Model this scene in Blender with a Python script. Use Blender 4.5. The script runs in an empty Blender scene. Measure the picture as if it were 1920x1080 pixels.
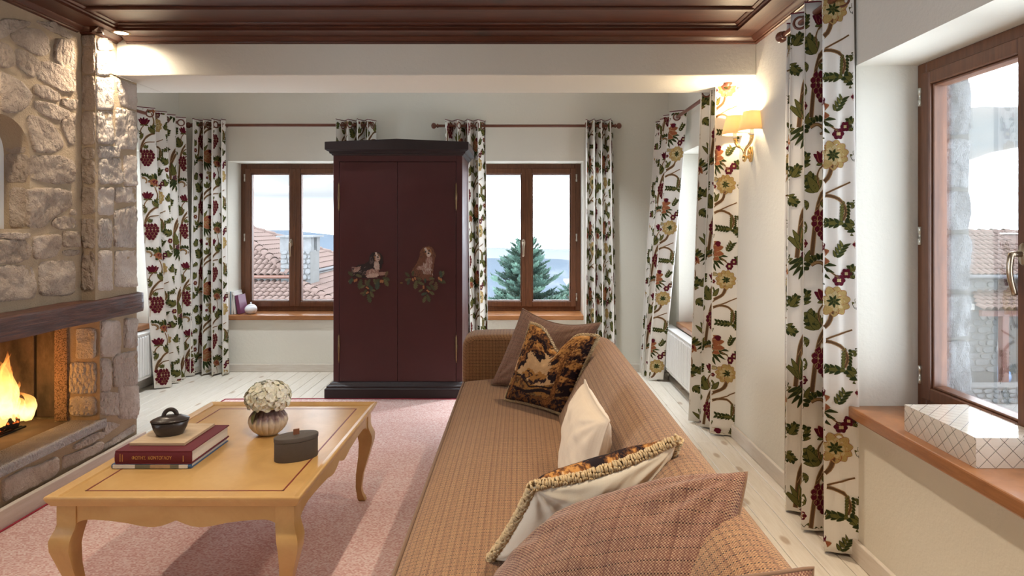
import bpy, bmesh, math, random
import numpy as np
from mathutils import Vector, Matrix, noise as mnoise

# ------------------------------------------------------------------ camera, sky, exposure
SC = bpy.context.scene
C = SC.collection
F, CX, CY, CH = 1200.0, 976.0, 422.0, 1.31      # focal length in pixels of 1920, vanishing point, eye height

cam_d = bpy.data.cameras.new('camera')
cam = bpy.data.objects.new('camera', cam_d)
C.objects.link(cam)
cam.location = (0, 0, CH)
cam.rotation_euler = (math.pi / 2, 0, 0)
cam_d.sensor_width = 36
cam_d.lens = 36 * F / 1920
cam_d.shift_x = (960 - CX) / 1920
cam_d.shift_y = (CY - 540) / 1920
cam_d.clip_start = 0.05
cam_d.clip_end = 9000
SC.camera = cam
SC.view_settings.view_transform = 'Standard'
SC.view_settings.look = 'None'
SC.view_settings.gamma = 1
SC.view_settings.use_curve_mapping = False
SC.view_settings.exposure = 0.0
try:
    SC.cycles.use_denoising = True
    SC.cycles.max_bounces = 9
    SC.cycles.diffuse_bounces = 4
    SC.cycles.transparent_max_bounces = 12
    SC.cycles.sample_clamp_indirect = 6
    SC.cycles.caustics_reflective = False
    SC.cycles.caustics_refractive = False
except Exception:
    pass

SKY = 16.5
LAMP = 1.0

# ------------------------------------------------------------------ node helpers
class NT:
    def __init__(s, tree):
        s.t = tree
    def nd(s, typ, ins=(), **props):
        n = s.t.nodes.new(typ)
        for k, v in props.items():
            setattr(n, k, v)
        for k, v in (ins.items() if isinstance(ins, dict) else ins):
            if isinstance(v, bpy.types.NodeSocket):
                s.t.links.new(v, n.inputs[k])
            else:
                n.inputs[k].default_value = v
        return n
    def math(s, op, a, b=None, c=None):
        n = s.nd('ShaderNodeMath', operation=op)
        for i, v in enumerate((a, b, c)):
            if v is None: continue
            if isinstance(v, bpy.types.NodeSocket): s.t.links.new(v, n.inputs[i])
            else: n.inputs[i].default_value = v
        return n.outputs[0]
    def mix(s, f, a, b, blend='MIX'):
        n = s.nd('ShaderNodeMix', data_type='RGBA', blend_type=blend)
        for i, v in ((0, f), (6, a), (7, b)):
            if isinstance(v, bpy.types.NodeSocket): s.t.links.new(v, n.inputs[i])
            else: n.inputs[i].default_value = (v if i == 0 else c4(v))
        return n.outputs[2]
    def ramp(s, f, stops, interp='LINEAR'):
        n = s.nd('ShaderNodeValToRGB', {'Fac': f})
        cr = n.color_ramp; cr.interpolation = interp
        while len(cr.elements) < len(stops): cr.elements.new(0.5)
        for e, (p, c) in zip(cr.elements, stops):
            e.position = p; e.color = c4(c)
        return n.outputs[0]
    def noise(s, vec=None, scale=5, detail=3, rough=0.55, dist=0.0, out=0):
        ins = {'Scale': scale, 'Detail': detail, 'Roughness': rough, 'Distortion': dist}
        if vec is not None: ins['Vector'] = vec
        return s.nd('ShaderNodeTexNoise', ins).outputs[out]
    def coord(s, which='Object'):
        return s.nd('ShaderNodeTexCoord').outputs[which]
    def mapping(s, vec, scale=(1, 1, 1), loc=(0, 0, 0), rot=(0, 0, 0)):
        return s.nd('ShaderNodeMapping', {'Vector': vec, 'Scale': scale, 'Location': loc, 'Rotation': rot}).outputs[0]
    def sep(s, v):
        n = s.nd('ShaderNodeSeparateXYZ', {0: v}); return n.outputs
    def comb(s, x=0.0, y=0.0, z=0.0):
        n = s.nd('ShaderNodeCombineXYZ')
        for i, v in enumerate((x, y, z)):
            if isinstance(v, bpy.types.NodeSocket): s.t.links.new(v, n.inputs[i])
            else: n.inputs[i].default_value = v
        return n.outputs[0]
    def bump(s, h, strength=0.3, dist=0.01):
        return s.nd('ShaderNodeBump', {'Height': h, 'Strength': strength, 'Distance': dist}).outputs[0]
    def rand(s):
        return s.nd('ShaderNodeObjectInfo').outputs['Random']

def c4(c):
    c = tuple(c)
    return c if len(c) == 4 else c + (1.0,)

def srgb(r, g, b):
    f = lambda x: (x / 255 / 12.92) if x / 255 <= 0.04045 else ((x / 255 + 0.055) / 1.055) ** 2.4
    return (f(r), f(g), f(b))

def new_mat(name):
    m = bpy.data.materials.new(name); m.use_nodes = True
    m.node_tree.nodes.clear()
    n = NT(m.node_tree)
    out = n.nd('ShaderNodeOutputMaterial')
    return m, n, out

def principled(name, build):
    """build(n) -> dict of Principled inputs"""
    m, n, out = new_mat(name)
    d = build(n)
    b = n.nd('ShaderNodeBsdfPrincipled')
    for k, v in d.items():
        if isinstance(v, bpy.types.NodeSocket): n.t.links.new(v, b.inputs[k])
        else: b.inputs[k].default_value = c4(v) if k in ('Base Color', 'Emission Color') else v
    n.t.links.new(b.outputs[0], out.inputs[0])
    return m

def plain(name, col, rough=0.5, metal=0.0, var=0.0, nscale=30, bumpk=0.0, coat=0.0, spec=0.5):
    def b(n):
        v = n.coord()
        f = n.noise(v, nscale, 3)
        dark = tuple(x * (1 - var) for x in col); lite = tuple(min(1, x * (1 + var)) for x in col)
        d = {'Base Color': n.mix(f, dark, lite), 'Roughness': rough, 'Metallic': metal, 'Coat Weight': coat, 'Specular IOR Level': spec}
        if bumpk: d['Normal'] = n.bump(n.noise(v, nscale * 3, 3), bumpk, 0.003)
        return d
    return principled(name, b)

# ------------------------------------------------------------------ world: bright overcast sky with pale blue openings
W = bpy.data.worlds.new('sky'); SC.world = W; W.use_nodes = True
W.node_tree.nodes.clear()
wn = NT(W.node_tree)
wv = wn.coord('Generated')
wz = wn.sep(wv)[2]
cl = wn.noise(wn.mapping(wv, (1.0, 1.0, 3.6), (0.35, 0.2, 0.55)), 3.2, 3, 0.5)
cloud = wn.ramp(cl, [(0.34, (0.049, 0.056, 0.061)), (0.44, (0.056, 0.060, 0.063)), (0.48, (0.066, 0.068, 0.070)), (0.54, (0.92, 0.99, 1.07))])
hor = wn.ramp(wz, [(0.0, (1, 1, 1)), (0.015, (0.5, 0.5, 0.5)), (0.04, (0, 0, 0))])
skyc = wn.mix(hor, cloud, (0.70, 0.78, 0.86))
bg = wn.nd('ShaderNodeBackground', {'Color': skyc, 'Strength': SKY})
wo = wn.nd('ShaderNodeOutputWorld')
W.node_tree.links.new(bg.outputs[0], wo.inputs[0])

# ------------------------------------------------------------------ pixel <-> place
def P(x, y, D):
    return ((x - CX) * D / F, D, CH - (y - CY) * D / F)
def onX(x, y, X):
    D = X * F / (x - CX)
    return (X, D, CH - (y - CY) * D / F)

# ------------------------------------------------------------------ mesh helpers
class MB:
    def __init__(s):
        s.v = []; s.f = []; s.mi = []; s.uv = None
    def add(s, verts, faces, mi=0):
        o = len(s.v)
        s.v.extend([tuple(p) for p in verts])
        for f in faces:
            s.f.append(tuple(i + o for i in f)); s.mi.append(mi)
        return s
    def box(s, x0, x1, y0, y1, z0, z1, mi=0):
        v = [(x, y, z) for z in (z0, z1) for y in (y0, y1) for x in (x0, x1)]
        return s.add(v, [(0, 2, 3, 1), (4, 5, 7, 6), (0, 1, 5, 4), (2, 6, 7, 3), (0, 4, 6, 2), (1, 3, 7, 5)], mi)
    def prism(s, poly, axis, a0, a1, mi=0):
        """poly: 2D points in the plane across AXIS ('x': (y,z), 'y': (x,z), 'z': (x,y))"""
        n = len(poly)
        mk = {'x': lambda a, p: (a, p[0], p[1]), 'y': lambda a, p: (p[0], a, p[1]), 'z': lambda a, p: (p[0], p[1], a)}[axis]
        v = [mk(a0, p) for p in poly] + [mk(a1, p) for p in poly]
        f = [tuple(range(n))[::-1], tuple(range(n, 2 * n))]
        f += [(i, (i + 1) % n, n + (i + 1) % n, n + i) for i in range(n)]
        return s.add(v, f, mi)
    def tube(s, pts, rad, seg=8, cap=True, mi=0, flat=1.0):
        pts = [Vector(p) for p in pts]; n = len(pts)
        r = rad if callable(rad) else (lambda t: rad)
        up = Vector((0, 0, 1)); o = len(s.v); prev = None
        for i, p in enumerate(pts):
            d = (pts[min(i + 1, n - 1)] - pts[max(i - 1, 0)]).normalized()
            if prev is None:
                a = d.cross(up)
                if a.length < 1e-3: a = d.cross(Vector((1, 0, 0)))
            else:
                a = prev - d * prev.dot(d)
            a.normalize(); prev = a; b = d.cross(a)
            rr = r(i / max(1, n - 1))
            for k in range(seg):
                t = 2 * math.pi * k / seg
                s.v.append(tuple(p + a * (rr * math.cos(t)) + b * (rr * flat * math.sin(t))))
        for i in range(n - 1):
            for k in range(seg):
                k2 = (k + 1) % seg
                s.f.append((o + i * seg + k, o + i * seg + k2, o + (i + 1) * seg + k2, o + (i + 1) * seg + k)); s.mi.append(mi)
        if cap:
            s.f.append(tuple(o + k for k in range(seg))[::-1]); s.mi.append(mi)
            s.f.append(tuple(o + (n - 1) * seg + k for k in range(seg))); s.mi.append(mi)
        return s
    def lathe(s, prof, c=(0, 0, 0), seg=24, sx=1.0, sy=1.0, axis='z', mi=0, rot=0.0, mod=None):
        o = len(s.v); n = len(prof)
        for (r, h) in prof:
            for k in range(seg):
                t = 2 * math.pi * k / seg
                rr = r * (mod(t, h) if mod else 1.0)
                a, b = rr * math.cos(t) * sx, rr * math.sin(t) * sy
                a, b = a * math.cos(rot) - b * math.sin(rot), a * math.sin(rot) + b * math.cos(rot)
                q = {'z': (a, b, h), 'x': (h, a, b), 'y': (a, h, b)}[axis]
                s.v.append((c[0] + q[0], c[1] + q[1], c[2] + q[2]))
        for i in range(n - 1):
            for k in range(seg):
                k2 = (k + 1) % seg
                s.f.append((o + i * seg + k, o + i * seg + k2, o + (i + 1) * seg + k2, o + (i + 1) * seg + k)); s.mi.append(mi)
        if prof[0][0] > 1e-5: s.f.append(tuple(o + k for k in range(seg))[::-1]); s.mi.append(mi)
        if prof[-1][0] > 1e-5: s.f.append(tuple(o + (n - 1) * seg + k for k in range(seg))); s.mi.append(mi)
        return s
    def grid(s, fn, nu, nv, mi=0, uvf=None, closeu=False):
        o = len(s.v)
        if uvf is not None and s.uv is None: s.uv = {}
        for j in range(nv + 1):
            for i in range(nu + 1):
                u, v = i / nu, j / nv
                if uvf is not None: s.uv[len(s.v)] = uvf(u, v)
                s.v.append(tuple(fn(u, v)))
        w = nu + 1
        for j in range(nv):
            for i in range(nu):
                a = o + j * w + i
                s.f.append((a, a + 1, a + 1 + w, a + w)); s.mi.append(mi)
        return s
    def mesh(s, name):
        me = bpy.data.meshes.new(name)
        me.from_pydata(s.v, [], s.f)
        if any(s.mi):
            me.polygons.foreach_set('material_index', s.mi)
        if s.uv:
            ul = me.uv_layers.new(name='UVMap')
            li = np.zeros(len(me.loops), dtype=np.int32); me.loops.foreach_get('vertex_index', li)
            arr = np.zeros((len(s.v), 2), dtype=np.float32)
            for k, q in s.uv.items(): arr[k] = q
            ul.data.foreach_set('uv', arr[li].ravel())
        return me

def fix_normals(me):
    bm = bmesh.new(); bm.from_mesh(me)
    bmesh.ops.recalc_face_normals(bm, faces=bm.faces)
    bm.to_mesh(me); bm.free()

def link(name, me, mats=None, parent=None, smooth=False, bevel=0.0, seg=2, angle=0.6):
    o = bpy.data.objects.new(name, me)
    C.objects.link(o)
    if mats is not None:
        for m in (mats if isinstance(mats, (list, tuple)) else [mats]):
            me.materials.append(m)
    if smooth:
        me.polygons.foreach_set('use_smooth', [True] * len(me.polygons))
    if parent is not None: o.parent = parent
    if bevel:
        b = o.modifiers.new('bevel', 'BEVEL'); b.width = bevel; b.segments = seg
        b.limit_method = 'ANGLE'; b.angle_limit = angle
    return o

def obj(name, mb, mats, parent=None, smooth=False, bevel=0.0, seg=2, norm=True, angle=0.6):
    me = mb.mesh(name)
    if norm: fix_normals(me)
    return link(name, me, mats, parent, smooth, bevel, seg, angle)

def smooth_by_angle(o, ang=40):
    me = o.data
    me.polygons.foreach_set('use_smooth', [True] * len(me.polygons))
    bm = bmesh.new(); bm.from_mesh(me)
    for e in bm.edges:
        if len(e.link_faces) == 2 and e.calc_face_angle(0) > math.radians(ang): e.smooth = False
    bm.to_mesh(me); bm.free()
    return o

def tag(o, label, cat, group=None):
    o['label'] = label; o['category'] = cat
    if group: o['group'] = group
    return o
def thing(name, label, cat, loc=(0, 0, 0), rz=0.0, group=None):
    o = bpy.data.objects.new(name, None); C.objects.link(o)
    o.location = loc; o.rotation_euler = (0, 0, rz)
    return tag(o, label, cat, group)
def holder(name, loc=(0, 0, 0)):
    o = bpy.data.objects.new(name, None); C.objects.link(o); o.location = loc
    o['kind'] = 'structure'
    return o
def struct(name, mb, mats, parent=None, label=None, **k):
    o = obj(name, mb, mats, parent, **k)
    if parent is None: o['kind'] = 'structure'
    if label: o['label'] = label
    return o
def copy_tree(o, parent=None):
    c = o.copy(); C.objects.link(c); c.parent = parent
    for ch in list(o.children): copy_tree(ch, c)
    return c
def stuff(o):
    o['kind'] = 'stuff'; return o

# ------------------------------------------------------------------ materials
def m_plaster(name, col):
    def b(n):
        v = n.coord()
        big = n.noise(v, 1.3, 2); fine = n.noise(v, 140, 2, 0.6); mid = n.noise(v, 45, 2)
        h = n.math('ADD', n.math('MULTIPLY', fine, 0.5), mid)
        return {'Base Color': n.mix(big, tuple(x * 0.95 for x in col), col), 'Roughness': 0.92, 'Specular IOR Level': 0.15,
                'Normal': n.bump(h, 0.22, 0.006)}
    return principled(name, b)

def m_wood(name, cols, scale=(6, 0.5, 6), rough=0.45, knots=0.0, bumpk=0.15, coat=0.0, axis_uv=False, knotcol=(0.2, 0.1, 0.05), rnd=0.25, ring=9.0, kd='3D'):
    def b(n):
        v = n.coord('Object')
        r = n.rand()
        off = n.comb(n.math('MULTIPLY', r, 17.3), n.math('MULTIPLY', r, 9.7), n.math('MULTIPLY', r, 5.1))
        vv = n.nd('ShaderNodeVectorMath', {0: v, 1: off}, operation='ADD').outputs[0]
        q = n.mapping(vv, scale)
        g = n.noise(q, ring, 5, 0.62, 0.7)
        fine = n.noise(n.mapping(vv, tuple(x * 5 for x in scale)), 6, 3)
        base = n.ramp(g, [(0.25, cols[0]), (0.5, cols[1]), (0.75, cols[2])])
        base = n.mix(n.math('MULTIPLY', fine, 0.35), base, cols[0])
        base = n.mix(n.math('MULTIPLY', r, rnd), base, cols[2])
        d = {'Roughness': rough, 'Coat Weight': coat, 'Coat Roughness': 0.15}
        if knots:
            vo = n.nd('ShaderNodeTexVoronoi', {'Vector': n.mapping(vv, (knots, knots * 0.42, knots)), 'Scale': 1.0, 'Randomness': 1.0}, voronoi_dimensions=kd).outputs[0]
            k = n.ramp(vo, [(0.045, (1, 1, 1)), (0.085, (0, 0, 0))])
            base = n.mix(n.math('MULTIPLY', k, 0.7), base, knotcol)
        d['Base Color'] = base
        d['Normal'] = n.bump(n.math('ADD', g, n.math('MULTIPLY', fine, 0.5)), bumpk, 0.004)
        return d
    return principled(name, b)

def m_tweed(name, warp, weft, dark, p=0.0036, every=5, rough=0.95, su_=1.0, sv_=1.0):
    """woven cloth; UV in metres"""
    def b(n):
        uv = n.sep(n.coord('UV'))
        u = n.math('DIVIDE', uv[0], p); v = n.math('DIVIDE', uv[1], p)
        iu = n.math('FLOOR', u); iv = n.math('FLOOR', v)
        ru = n.nd('ShaderNodeTexWhiteNoise', {'W': iu}, noise_dimensions='1D').outputs[0]
        rv = n.nd('ShaderNodeTexWhiteNoise', {'W': n.math('ADD', iv, 71.3)}, noise_dimensions='1D').outputs[0]
        rc = n.nd('ShaderNodeTexWhiteNoise', {'Vector': n.comb(iu, iv, 0.0)}, noise_dimensions='3D').outputs[0]
        wa = n.mix(ru, warp[0], warp[1]); we = n.mix(rv, weft[0], weft[1])
        su = n.math('LESS_THAN', n.math('FLOORED_MODULO', iu, float(every)), 0.5)
        sv = n.math('LESS_THAN', n.math('FLOORED_MODULO', iv, float(every)), 0.5)
        wa = n.mix(n.math('MULTIPLY', su, su_), wa, dark); we = n.mix(n.math('MULTIPLY', sv, sv_), we, dark)
        par = n.math('FLOORED_MODULO', n.math('ADD', iu, iv), 2.0)
        col = n.mix(par, wa, we)
        col = n.mix(n.math('MULTIPLY', rc, 0.3), col, dark)
        fu = n.math('SUBTRACT', n.math('FRACT', u), 0.5); fv = n.math('SUBTRACT', n.math('FRACT', v), 0.5)
        hh = n.math('SUBTRACT', 0.5, n.math('ADD', n.math('MULTIPLY', fu, fu), n.math('MULTIPLY', fv, fv)))
        return {'Base Color': col, 'Roughness': rough, 'Specular IOR Level': 0.1, 'Sheen Weight': 0.15, 'Sheen Roughness': 0.5,
                'Normal': n.bump(hh, 0.5, 0.002)}
    return principled(name, b)

def m_stone(name, c0, c1, c2, rnd=0.5, bumpk=0.9, chis=38):
    def b(n):
        v = n.coord(); r = n.rand()
        vv = n.nd('ShaderNodeVectorMath', {0: v, 1: n.comb(n.math('MULTIPLY', r, 31.0), n.math('MULTIPLY', r, 13.0), 0.0)}, operation='ADD').outputs[0]
        a = n.noise(vv, 7, 5, 0.62); f = n.noise(vv, 60, 4, 0.65)
        ch = n.nd('ShaderNodeTexVoronoi', {'Vector': n.mapping(vv, (1, 1, 0.62)), 'Scale': float(chis)}).outputs[0]
        col = n.ramp(a, [(0.3, c0), (0.52, c1), (0.72, c2)])
        col = n.mix(n.math('MULTIPLY', r, rnd), col, c0)
        col = n.mix(n.math('MULTIPLY', f, 0.3), col, c2)
        sw = n.ramp(r, [(0.3, (0.1, 0.1, 0.1)), (0.6, (1, 1, 1))])
        h = n.math('ADD', n.math('MULTIPLY', f, 0.9), n.math('MULTIPLY', n.math('MULTIPLY', ch, sw), -0.9))
        h = n.math('ADD', h, n.math('MULTIPLY', a, 1.4))
        return {'Base Color': col, 'Roughness': 0.95, 'Specular IOR Level': 0.15, 'Normal': n.bump(h, bumpk, 0.028)}
    return principled(name, b)

M = {}
M['plaster'] = m_plaster('plaster_cream', (0.80, 0.765, 0.675))
M['plaster_w'] = m_plaster('plaster_white', (0.86, 0.85, 0.82))
M['floor'] = m_wood('limewashed_pine', ((0.65, 0.57, 0.465), (0.76, 0.69, 0.59), (0.84, 0.785, 0.705)), (10, 0.7, 10), 0.30, 4.2, 0.08, knotcol=(0.36, 0.23, 0.13), rnd=0.3, kd='2D')
M['skirt'] = m_wood('limewashed_board', ((0.60, 0.52, 0.43), (0.70, 0.63, 0.55), (0.78, 0.73, 0.67)), (0.8, 0.8, 9), 0.5, 3.0, 0.08, knotcol=(0.4, 0.3, 0.22))
M['skirt_y'] = m_wood('limewashed_board_long', ((0.60, 0.52, 0.43), (0.70, 0.63, 0.55), (0.78, 0.73, 0.67)), (9, 0.8, 9), 0.5, 3.0, 0.08, knotcol=(0.4, 0.3, 0.22))
M['ceil'] = m_wood('dark_varnished_wood', ((0.026, 0.006, 0.0025), (0.062, 0.0135, 0.005), (0.125, 0.032, 0.010)), (0.55, 8, 8), 0.40, 1.6, 0.10, coat=0.10, knotcol=(0.02, 0.008, 0.004))
M['ceil_y'] = m_wood('dark_varnished_wood_long', ((0.026, 0.006, 0.0025), (0.068, 0.0155, 0.006), (0.135, 0.036, 0.012)), (8, 0.55, 8), 0.40, 1.6, 0.10, coat=0.10, knotcol=(0.02, 0.008, 0.004))
M['frame'] = m_wood('window_wood', ((0.085, 0.030, 0.013), (0.14, 0.052, 0.022), (0.20, 0.080, 0.035)), (7, 7, 0.7), 0.38, 0, 0.06, rnd=0.1)
M['sill'] = m_wood('sill_wood', ((0.24, 0.090, 0.028), (0.36, 0.145, 0.048), (0.46, 0.20, 0.075)), (1.0, 1.0, 9), 0.3, 0, 0.05, coat=0.3, rnd=0.1)
M['mantel'] = m_wood('old_oak_beam', ((0.018, 0.006, 0.004), (0.080, 0.025, 0.014), (0.20, 0.070, 0.030)), (9, 0.55, 9), 0.42, 1.3, 1.0, coat=0.10, knotcol=(0.02, 0.008, 0.006), rnd=0)
M['rod'] = plain('cherry_rod', (0.17, 0.055, 0.030), 0.35, var=0.2)
M['table'] = m_wood('honey_lacquer', ((0.47, 0.265, 0.085), (0.58, 0.345, 0.120), (0.66, 0.42, 0.160)), (2.2, 1.4, 2.2), 0.36, 0, 0.03, coat=0.08, rnd=0, ring=2.4)
M['inlay'] = plain('red_inlay', (0.20, 0.035, 0.020), 0.4, var=0.3, nscale=120)
M['wardrobe'] = principled('oxblood_paint', lambda n: {
    'Base Color': n.mix(n.noise(n.coord(), 2.2, 6, 0.65), (0.046, 0.0100, 0.0115), (0.078, 0.0160, 0.0170)),
    'Roughness': n.ramp(n.noise(n.coord(), 4, 4), [(0.3, (0.36,) * 3), (0.7, (0.5,) * 3)]),
    'Normal': n.bump(n.noise(n.coord(), 220, 2), 0.05, 0.002)})
M['wardrobe_dark'] = plain('ebonised_paint', (0.016, 0.007, 0.008), 0.5, var=0.3, nscale=12)
M['brass'] = plain('aged_brass', (0.20, 0.13, 0.07), 0.45, 1.0, 0.2, 60)
M['gold'] = plain('gilded_metal', (0.85, 0.60, 0.27), 0.25, 1.0, 0.1, 60)
M['bronze'] = plain('bronze_handle', (0.42, 0.33, 0.24), 0.3, 1.0, 0.1, 60)
M['steel'] = plain('hinge_steel', (0.6, 0.58, 0.52), 0.4, 1.0, 0.1, 60)
M['rad'] = plain('white_enamel', (0.84, 0.84, 0.83), 0.35, var=0.02)
M['black'] = plain('soot_black', (0.01, 0.009, 0.008), 0.7)
M['mortar'] = principled('ochre_mortar', lambda n: {
    'Base Color': n.mix(n.noise(n.coord(), 9, 5), (0.44, 0.33, 0.22), (0.58, 0.45, 0.31)), 'Roughness': 0.98, 'Specular IOR Level': 0.1,
    'Normal': n.bump(n.noise(n.coord(), 110, 5, 0.7), 0.9, 0.01)})
M['stone'] = m_stone('limestone_rubble', (0.36, 0.27, 0.20), (0.52, 0.41, 0.32), (0.66, 0.55, 0.45), bumpk=1.0)
M['stone_p'] = m_stone('pier_limestone', (0.52, 0.42, 0.34), (0.68, 0.58, 0.50), (0.80, 0.73, 0.67), rnd=0.35, bumpk=1.0, chis=60)
M['stone_g'] = m_stone('grey_limestone', (0.105, 0.105, 0.11), (0.16, 0.164, 0.17), (0.22, 0.224, 0.23), rnd=0.3, bumpk=1.0, chis=26)
M['stone_e'] = m_stone('house_limestone', (0.10, 0.101, 0.101), (0.132, 0.134, 0.136), (0.175, 0.178, 0.181), rnd=0.5, bumpk=0.5, chis=8)
M['mortar_e'] = plain('lime_mortar', (0.10, 0.098, 0.094), 0.95, var=0.15, nscale=3)
M['slab'] = m_stone('tooled_hearth_stone', (0.50, 0.47, 0.46), (0.60, 0.57, 0.56), (0.70, 0.67, 0.66), rnd=0.0, bumpk=0.8, chis=150)
M['hearth'] = plain('hearth_stone', (0.20, 0.145, 0.105), 0.9, var=0.3, nscale=14, bumpk=0.4)
M['firebrick'] = principled('sooty_plates', lambda n: {
    'Base Color': n.ramp(n.noise(n.mapping(n.coord(), (1, 1, 0.5)), 6, 6, 0.65), [(0.34, (0.035, 0.024, 0.018)), (0.52, (0.10, 0.068, 0.05)), (0.72, (0.24, 0.17, 0.125))]),
    'Roughness': 0.75, 'Normal': n.bump(n.noise(n.coord(), 60, 5), 0.4, 0.006)})
M['rough_edge'] = principled('granular_brick', lambda n: {
    'Base Color': n.ramp(n.noise(n.coord(), 170, 3, 0.7), [(0.4, (0.10, 0.055, 0.03)), (0.52, (0.50, 0.30, 0.17))]), 'Roughness': 0.95,
    'Normal': n.bump(n.noise(n.coord(), 170, 3, 0.7), 1.0, 0.01)})
M['rug'] = None
def rugm(n):
    uv = n.sep(n.coord('UV')); p = 0.0050
    u = n.math('DIVIDE', uv[0], p * 1.5); v = n.math('DIVIDE', uv[1], p)
    iv = n.math('FLOOR', v)
    u2 = n.math('ADD', u, n.math('MULTIPLY', n.math('FLOORED_MODULO', iv, 2.0), 0.5))
    iu = n.math('FLOOR', u2)
    rc = n.nd('ShaderNodeTexWhiteNoise', {'Vector': n.comb(iu, iv, 3.0)}, noise_dimensions='3D').outputs[0]
    rv = n.nd('ShaderNodeTexWhiteNoise', {'W': iv}, noise_dimensions='1D').outputs[0]
    mel = n.noise(n.coord('UV'), 3.5, 4, 0.6)
    f = n.math('ADD', n.math('MULTIPLY', rc, 0.62), n.math('MULTIPLY', rv, 0.06)); f = n.math('ADD', f, n.math('MULTIPLY', mel, 0.40))
    col = n.ramp(f, [(0.30, (0.62, 0.36, 0.33)), (0.5, (0.72, 0.49, 0.46)), (0.85, (0.80, 0.66, 0.63))])
    fu = n.math('SUBTRACT', n.math('FRACT', u2), 0.5); fv = n.math('SUBTRACT', n.math('FRACT', v), 0.5)
    h = n.math('SUBTRACT', 0.5, n.math('ADD', n.math('MULTIPLY', fu, fu), n.math('MULTIPLY', fv, fv)))
    return {'Base Color': col, 'Roughness': 0.97, 'Specular IOR Level': 0.05, 'Normal': n.bump(h, 0.6, 0.003)}
M['rug'] = principled('dusty_pink_weave', rugm)
M['rug_edge'] = plain('crimson_binding', (0.30, 0.02, 0.04), 0.9, var=0.2)
M['sofa'] = m_tweed('sofa_tweed', ((0.48, 0.300, 0.145), (0.38, 0.218, 0.105)), ((0.215, 0.092, 0.058), (0.29, 0.142, 0.075)), (0.028, 0.013, 0.016), 0.0031, 6, su_=0.55, sv_=1.0)
M['cush_tweed'] = m_tweed('cushion_tweed', ((0.43, 0.285, 0.18), (0.32, 0.19, 0.12)), ((0.13, 0.046, 0.046), (0.19, 0.080, 0.060)), (0.035, 0.014, 0.016), 0.0033, 8, su_=0.35, sv_=0.9)
def m_linen(name, a, b_, p=0.0018):
    def b(n):
        uv = n.coord('UV')
        f1 = n.noise(n.mapping(uv, (1 / p, 9, 1)), 1.0, 2); f2 = n.noise(n.mapping(uv, (9, 1 / p, 1)), 1.0, 2)
        f = n.math('MULTIPLY', n.math('ADD', f1, f2), 0.5)
        return {'Base Color': n.mix(f, a, b_), 'Roughness': 0.95, 'Specular IOR Level': 0.1, 'Normal': n.bump(f, 0.25, 0.002)}
    return principled(name, b)
M['linen'] = m_linen('oatmeal_linen', (0.55, 0.43, 0.31), (0.72, 0.60, 0.47))
M['cream_back'] = m_linen('cream_cotton', (0.74, 0.64, 0.48), (0.86, 0.78, 0.64))
M['fringe'] = plain('looped_fringe', (0.52, 0.38, 0.21), 0.9, var=0.35, nscale=160)
M['curtain'] = m_linen('curtain_cotton', (0.80, 0.76, 0.70), (0.88, 0.85, 0.80), 0.002)
M['piping'] = plain('burgundy_piping', (0.16, 0.02, 0.03), 0.8)
EMB = [('yarn_dark_green', (0.030, 0.042, 0.016)), ('yarn_olive', (0.135, 0.125, 0.035)), ('yarn_brown', (0.13, 0.070, 0.035)),
       ('yarn_tan', (0.36, 0.22, 0.10)), ('yarn_rust', (0.33, 0.115, 0.055)), ('yarn_burgundy', (0.105, 0.010, 0.022)),
       ('yarn_gold', (0.46, 0.33, 0.13)), ('yarn_pale', (0.55, 0.44, 0.24)), ('yarn_plum', (0.10, 0.045, 0.05))]
M['emb'] = [plain(a, b, 0.95, var=0.35, nscale=260, bumpk=0.4, spec=0.1) for a, b in EMB]
M['glass'] = None
def glass_mat():
    m, n, out = new_mat('window_glass')
    fr = n.nd('ShaderNodeFresnel', {'IOR': 1.45})
    tr = n.nd('ShaderNodeBsdfTransparent', {'Color': (0.97, 0.98, 0.985, 1)})
    gl = n.nd('ShaderNodeBsdfGlossy', {'Roughness': 0.0, 'Color': (1, 1, 1, 1)})
    mx = n.nd('ShaderNodeMixShader', {0: n.math('MULTIPLY', fr.outputs[0], 0.6), 1: tr.outputs[0], 2: gl.outputs[0]})
    n.t.links.new(mx.outputs[0], out.inputs[0])
    return m
M['glass'] = glass_mat()
def emit(name, col, strength):
    m, n, out = new_mat(name)
    e = n.nd('ShaderNodeEmission', {'Color': c4(col), 'Strength': strength})
    n.t.links.new(e.outputs[0], out.inputs[0])
    return m
M['bulb'] = emit('lit_lamp', (1.0, 0.84, 0.60), 14.0)

# ================================================================== THE ROOM
XR, XL, YB, YR = 1.32, -3.055, 5.72, -2.6       # right wall, left wall of the alcove, back wall, wall behind the camera
ZC = 2.385                                        # plank ceiling

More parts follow.
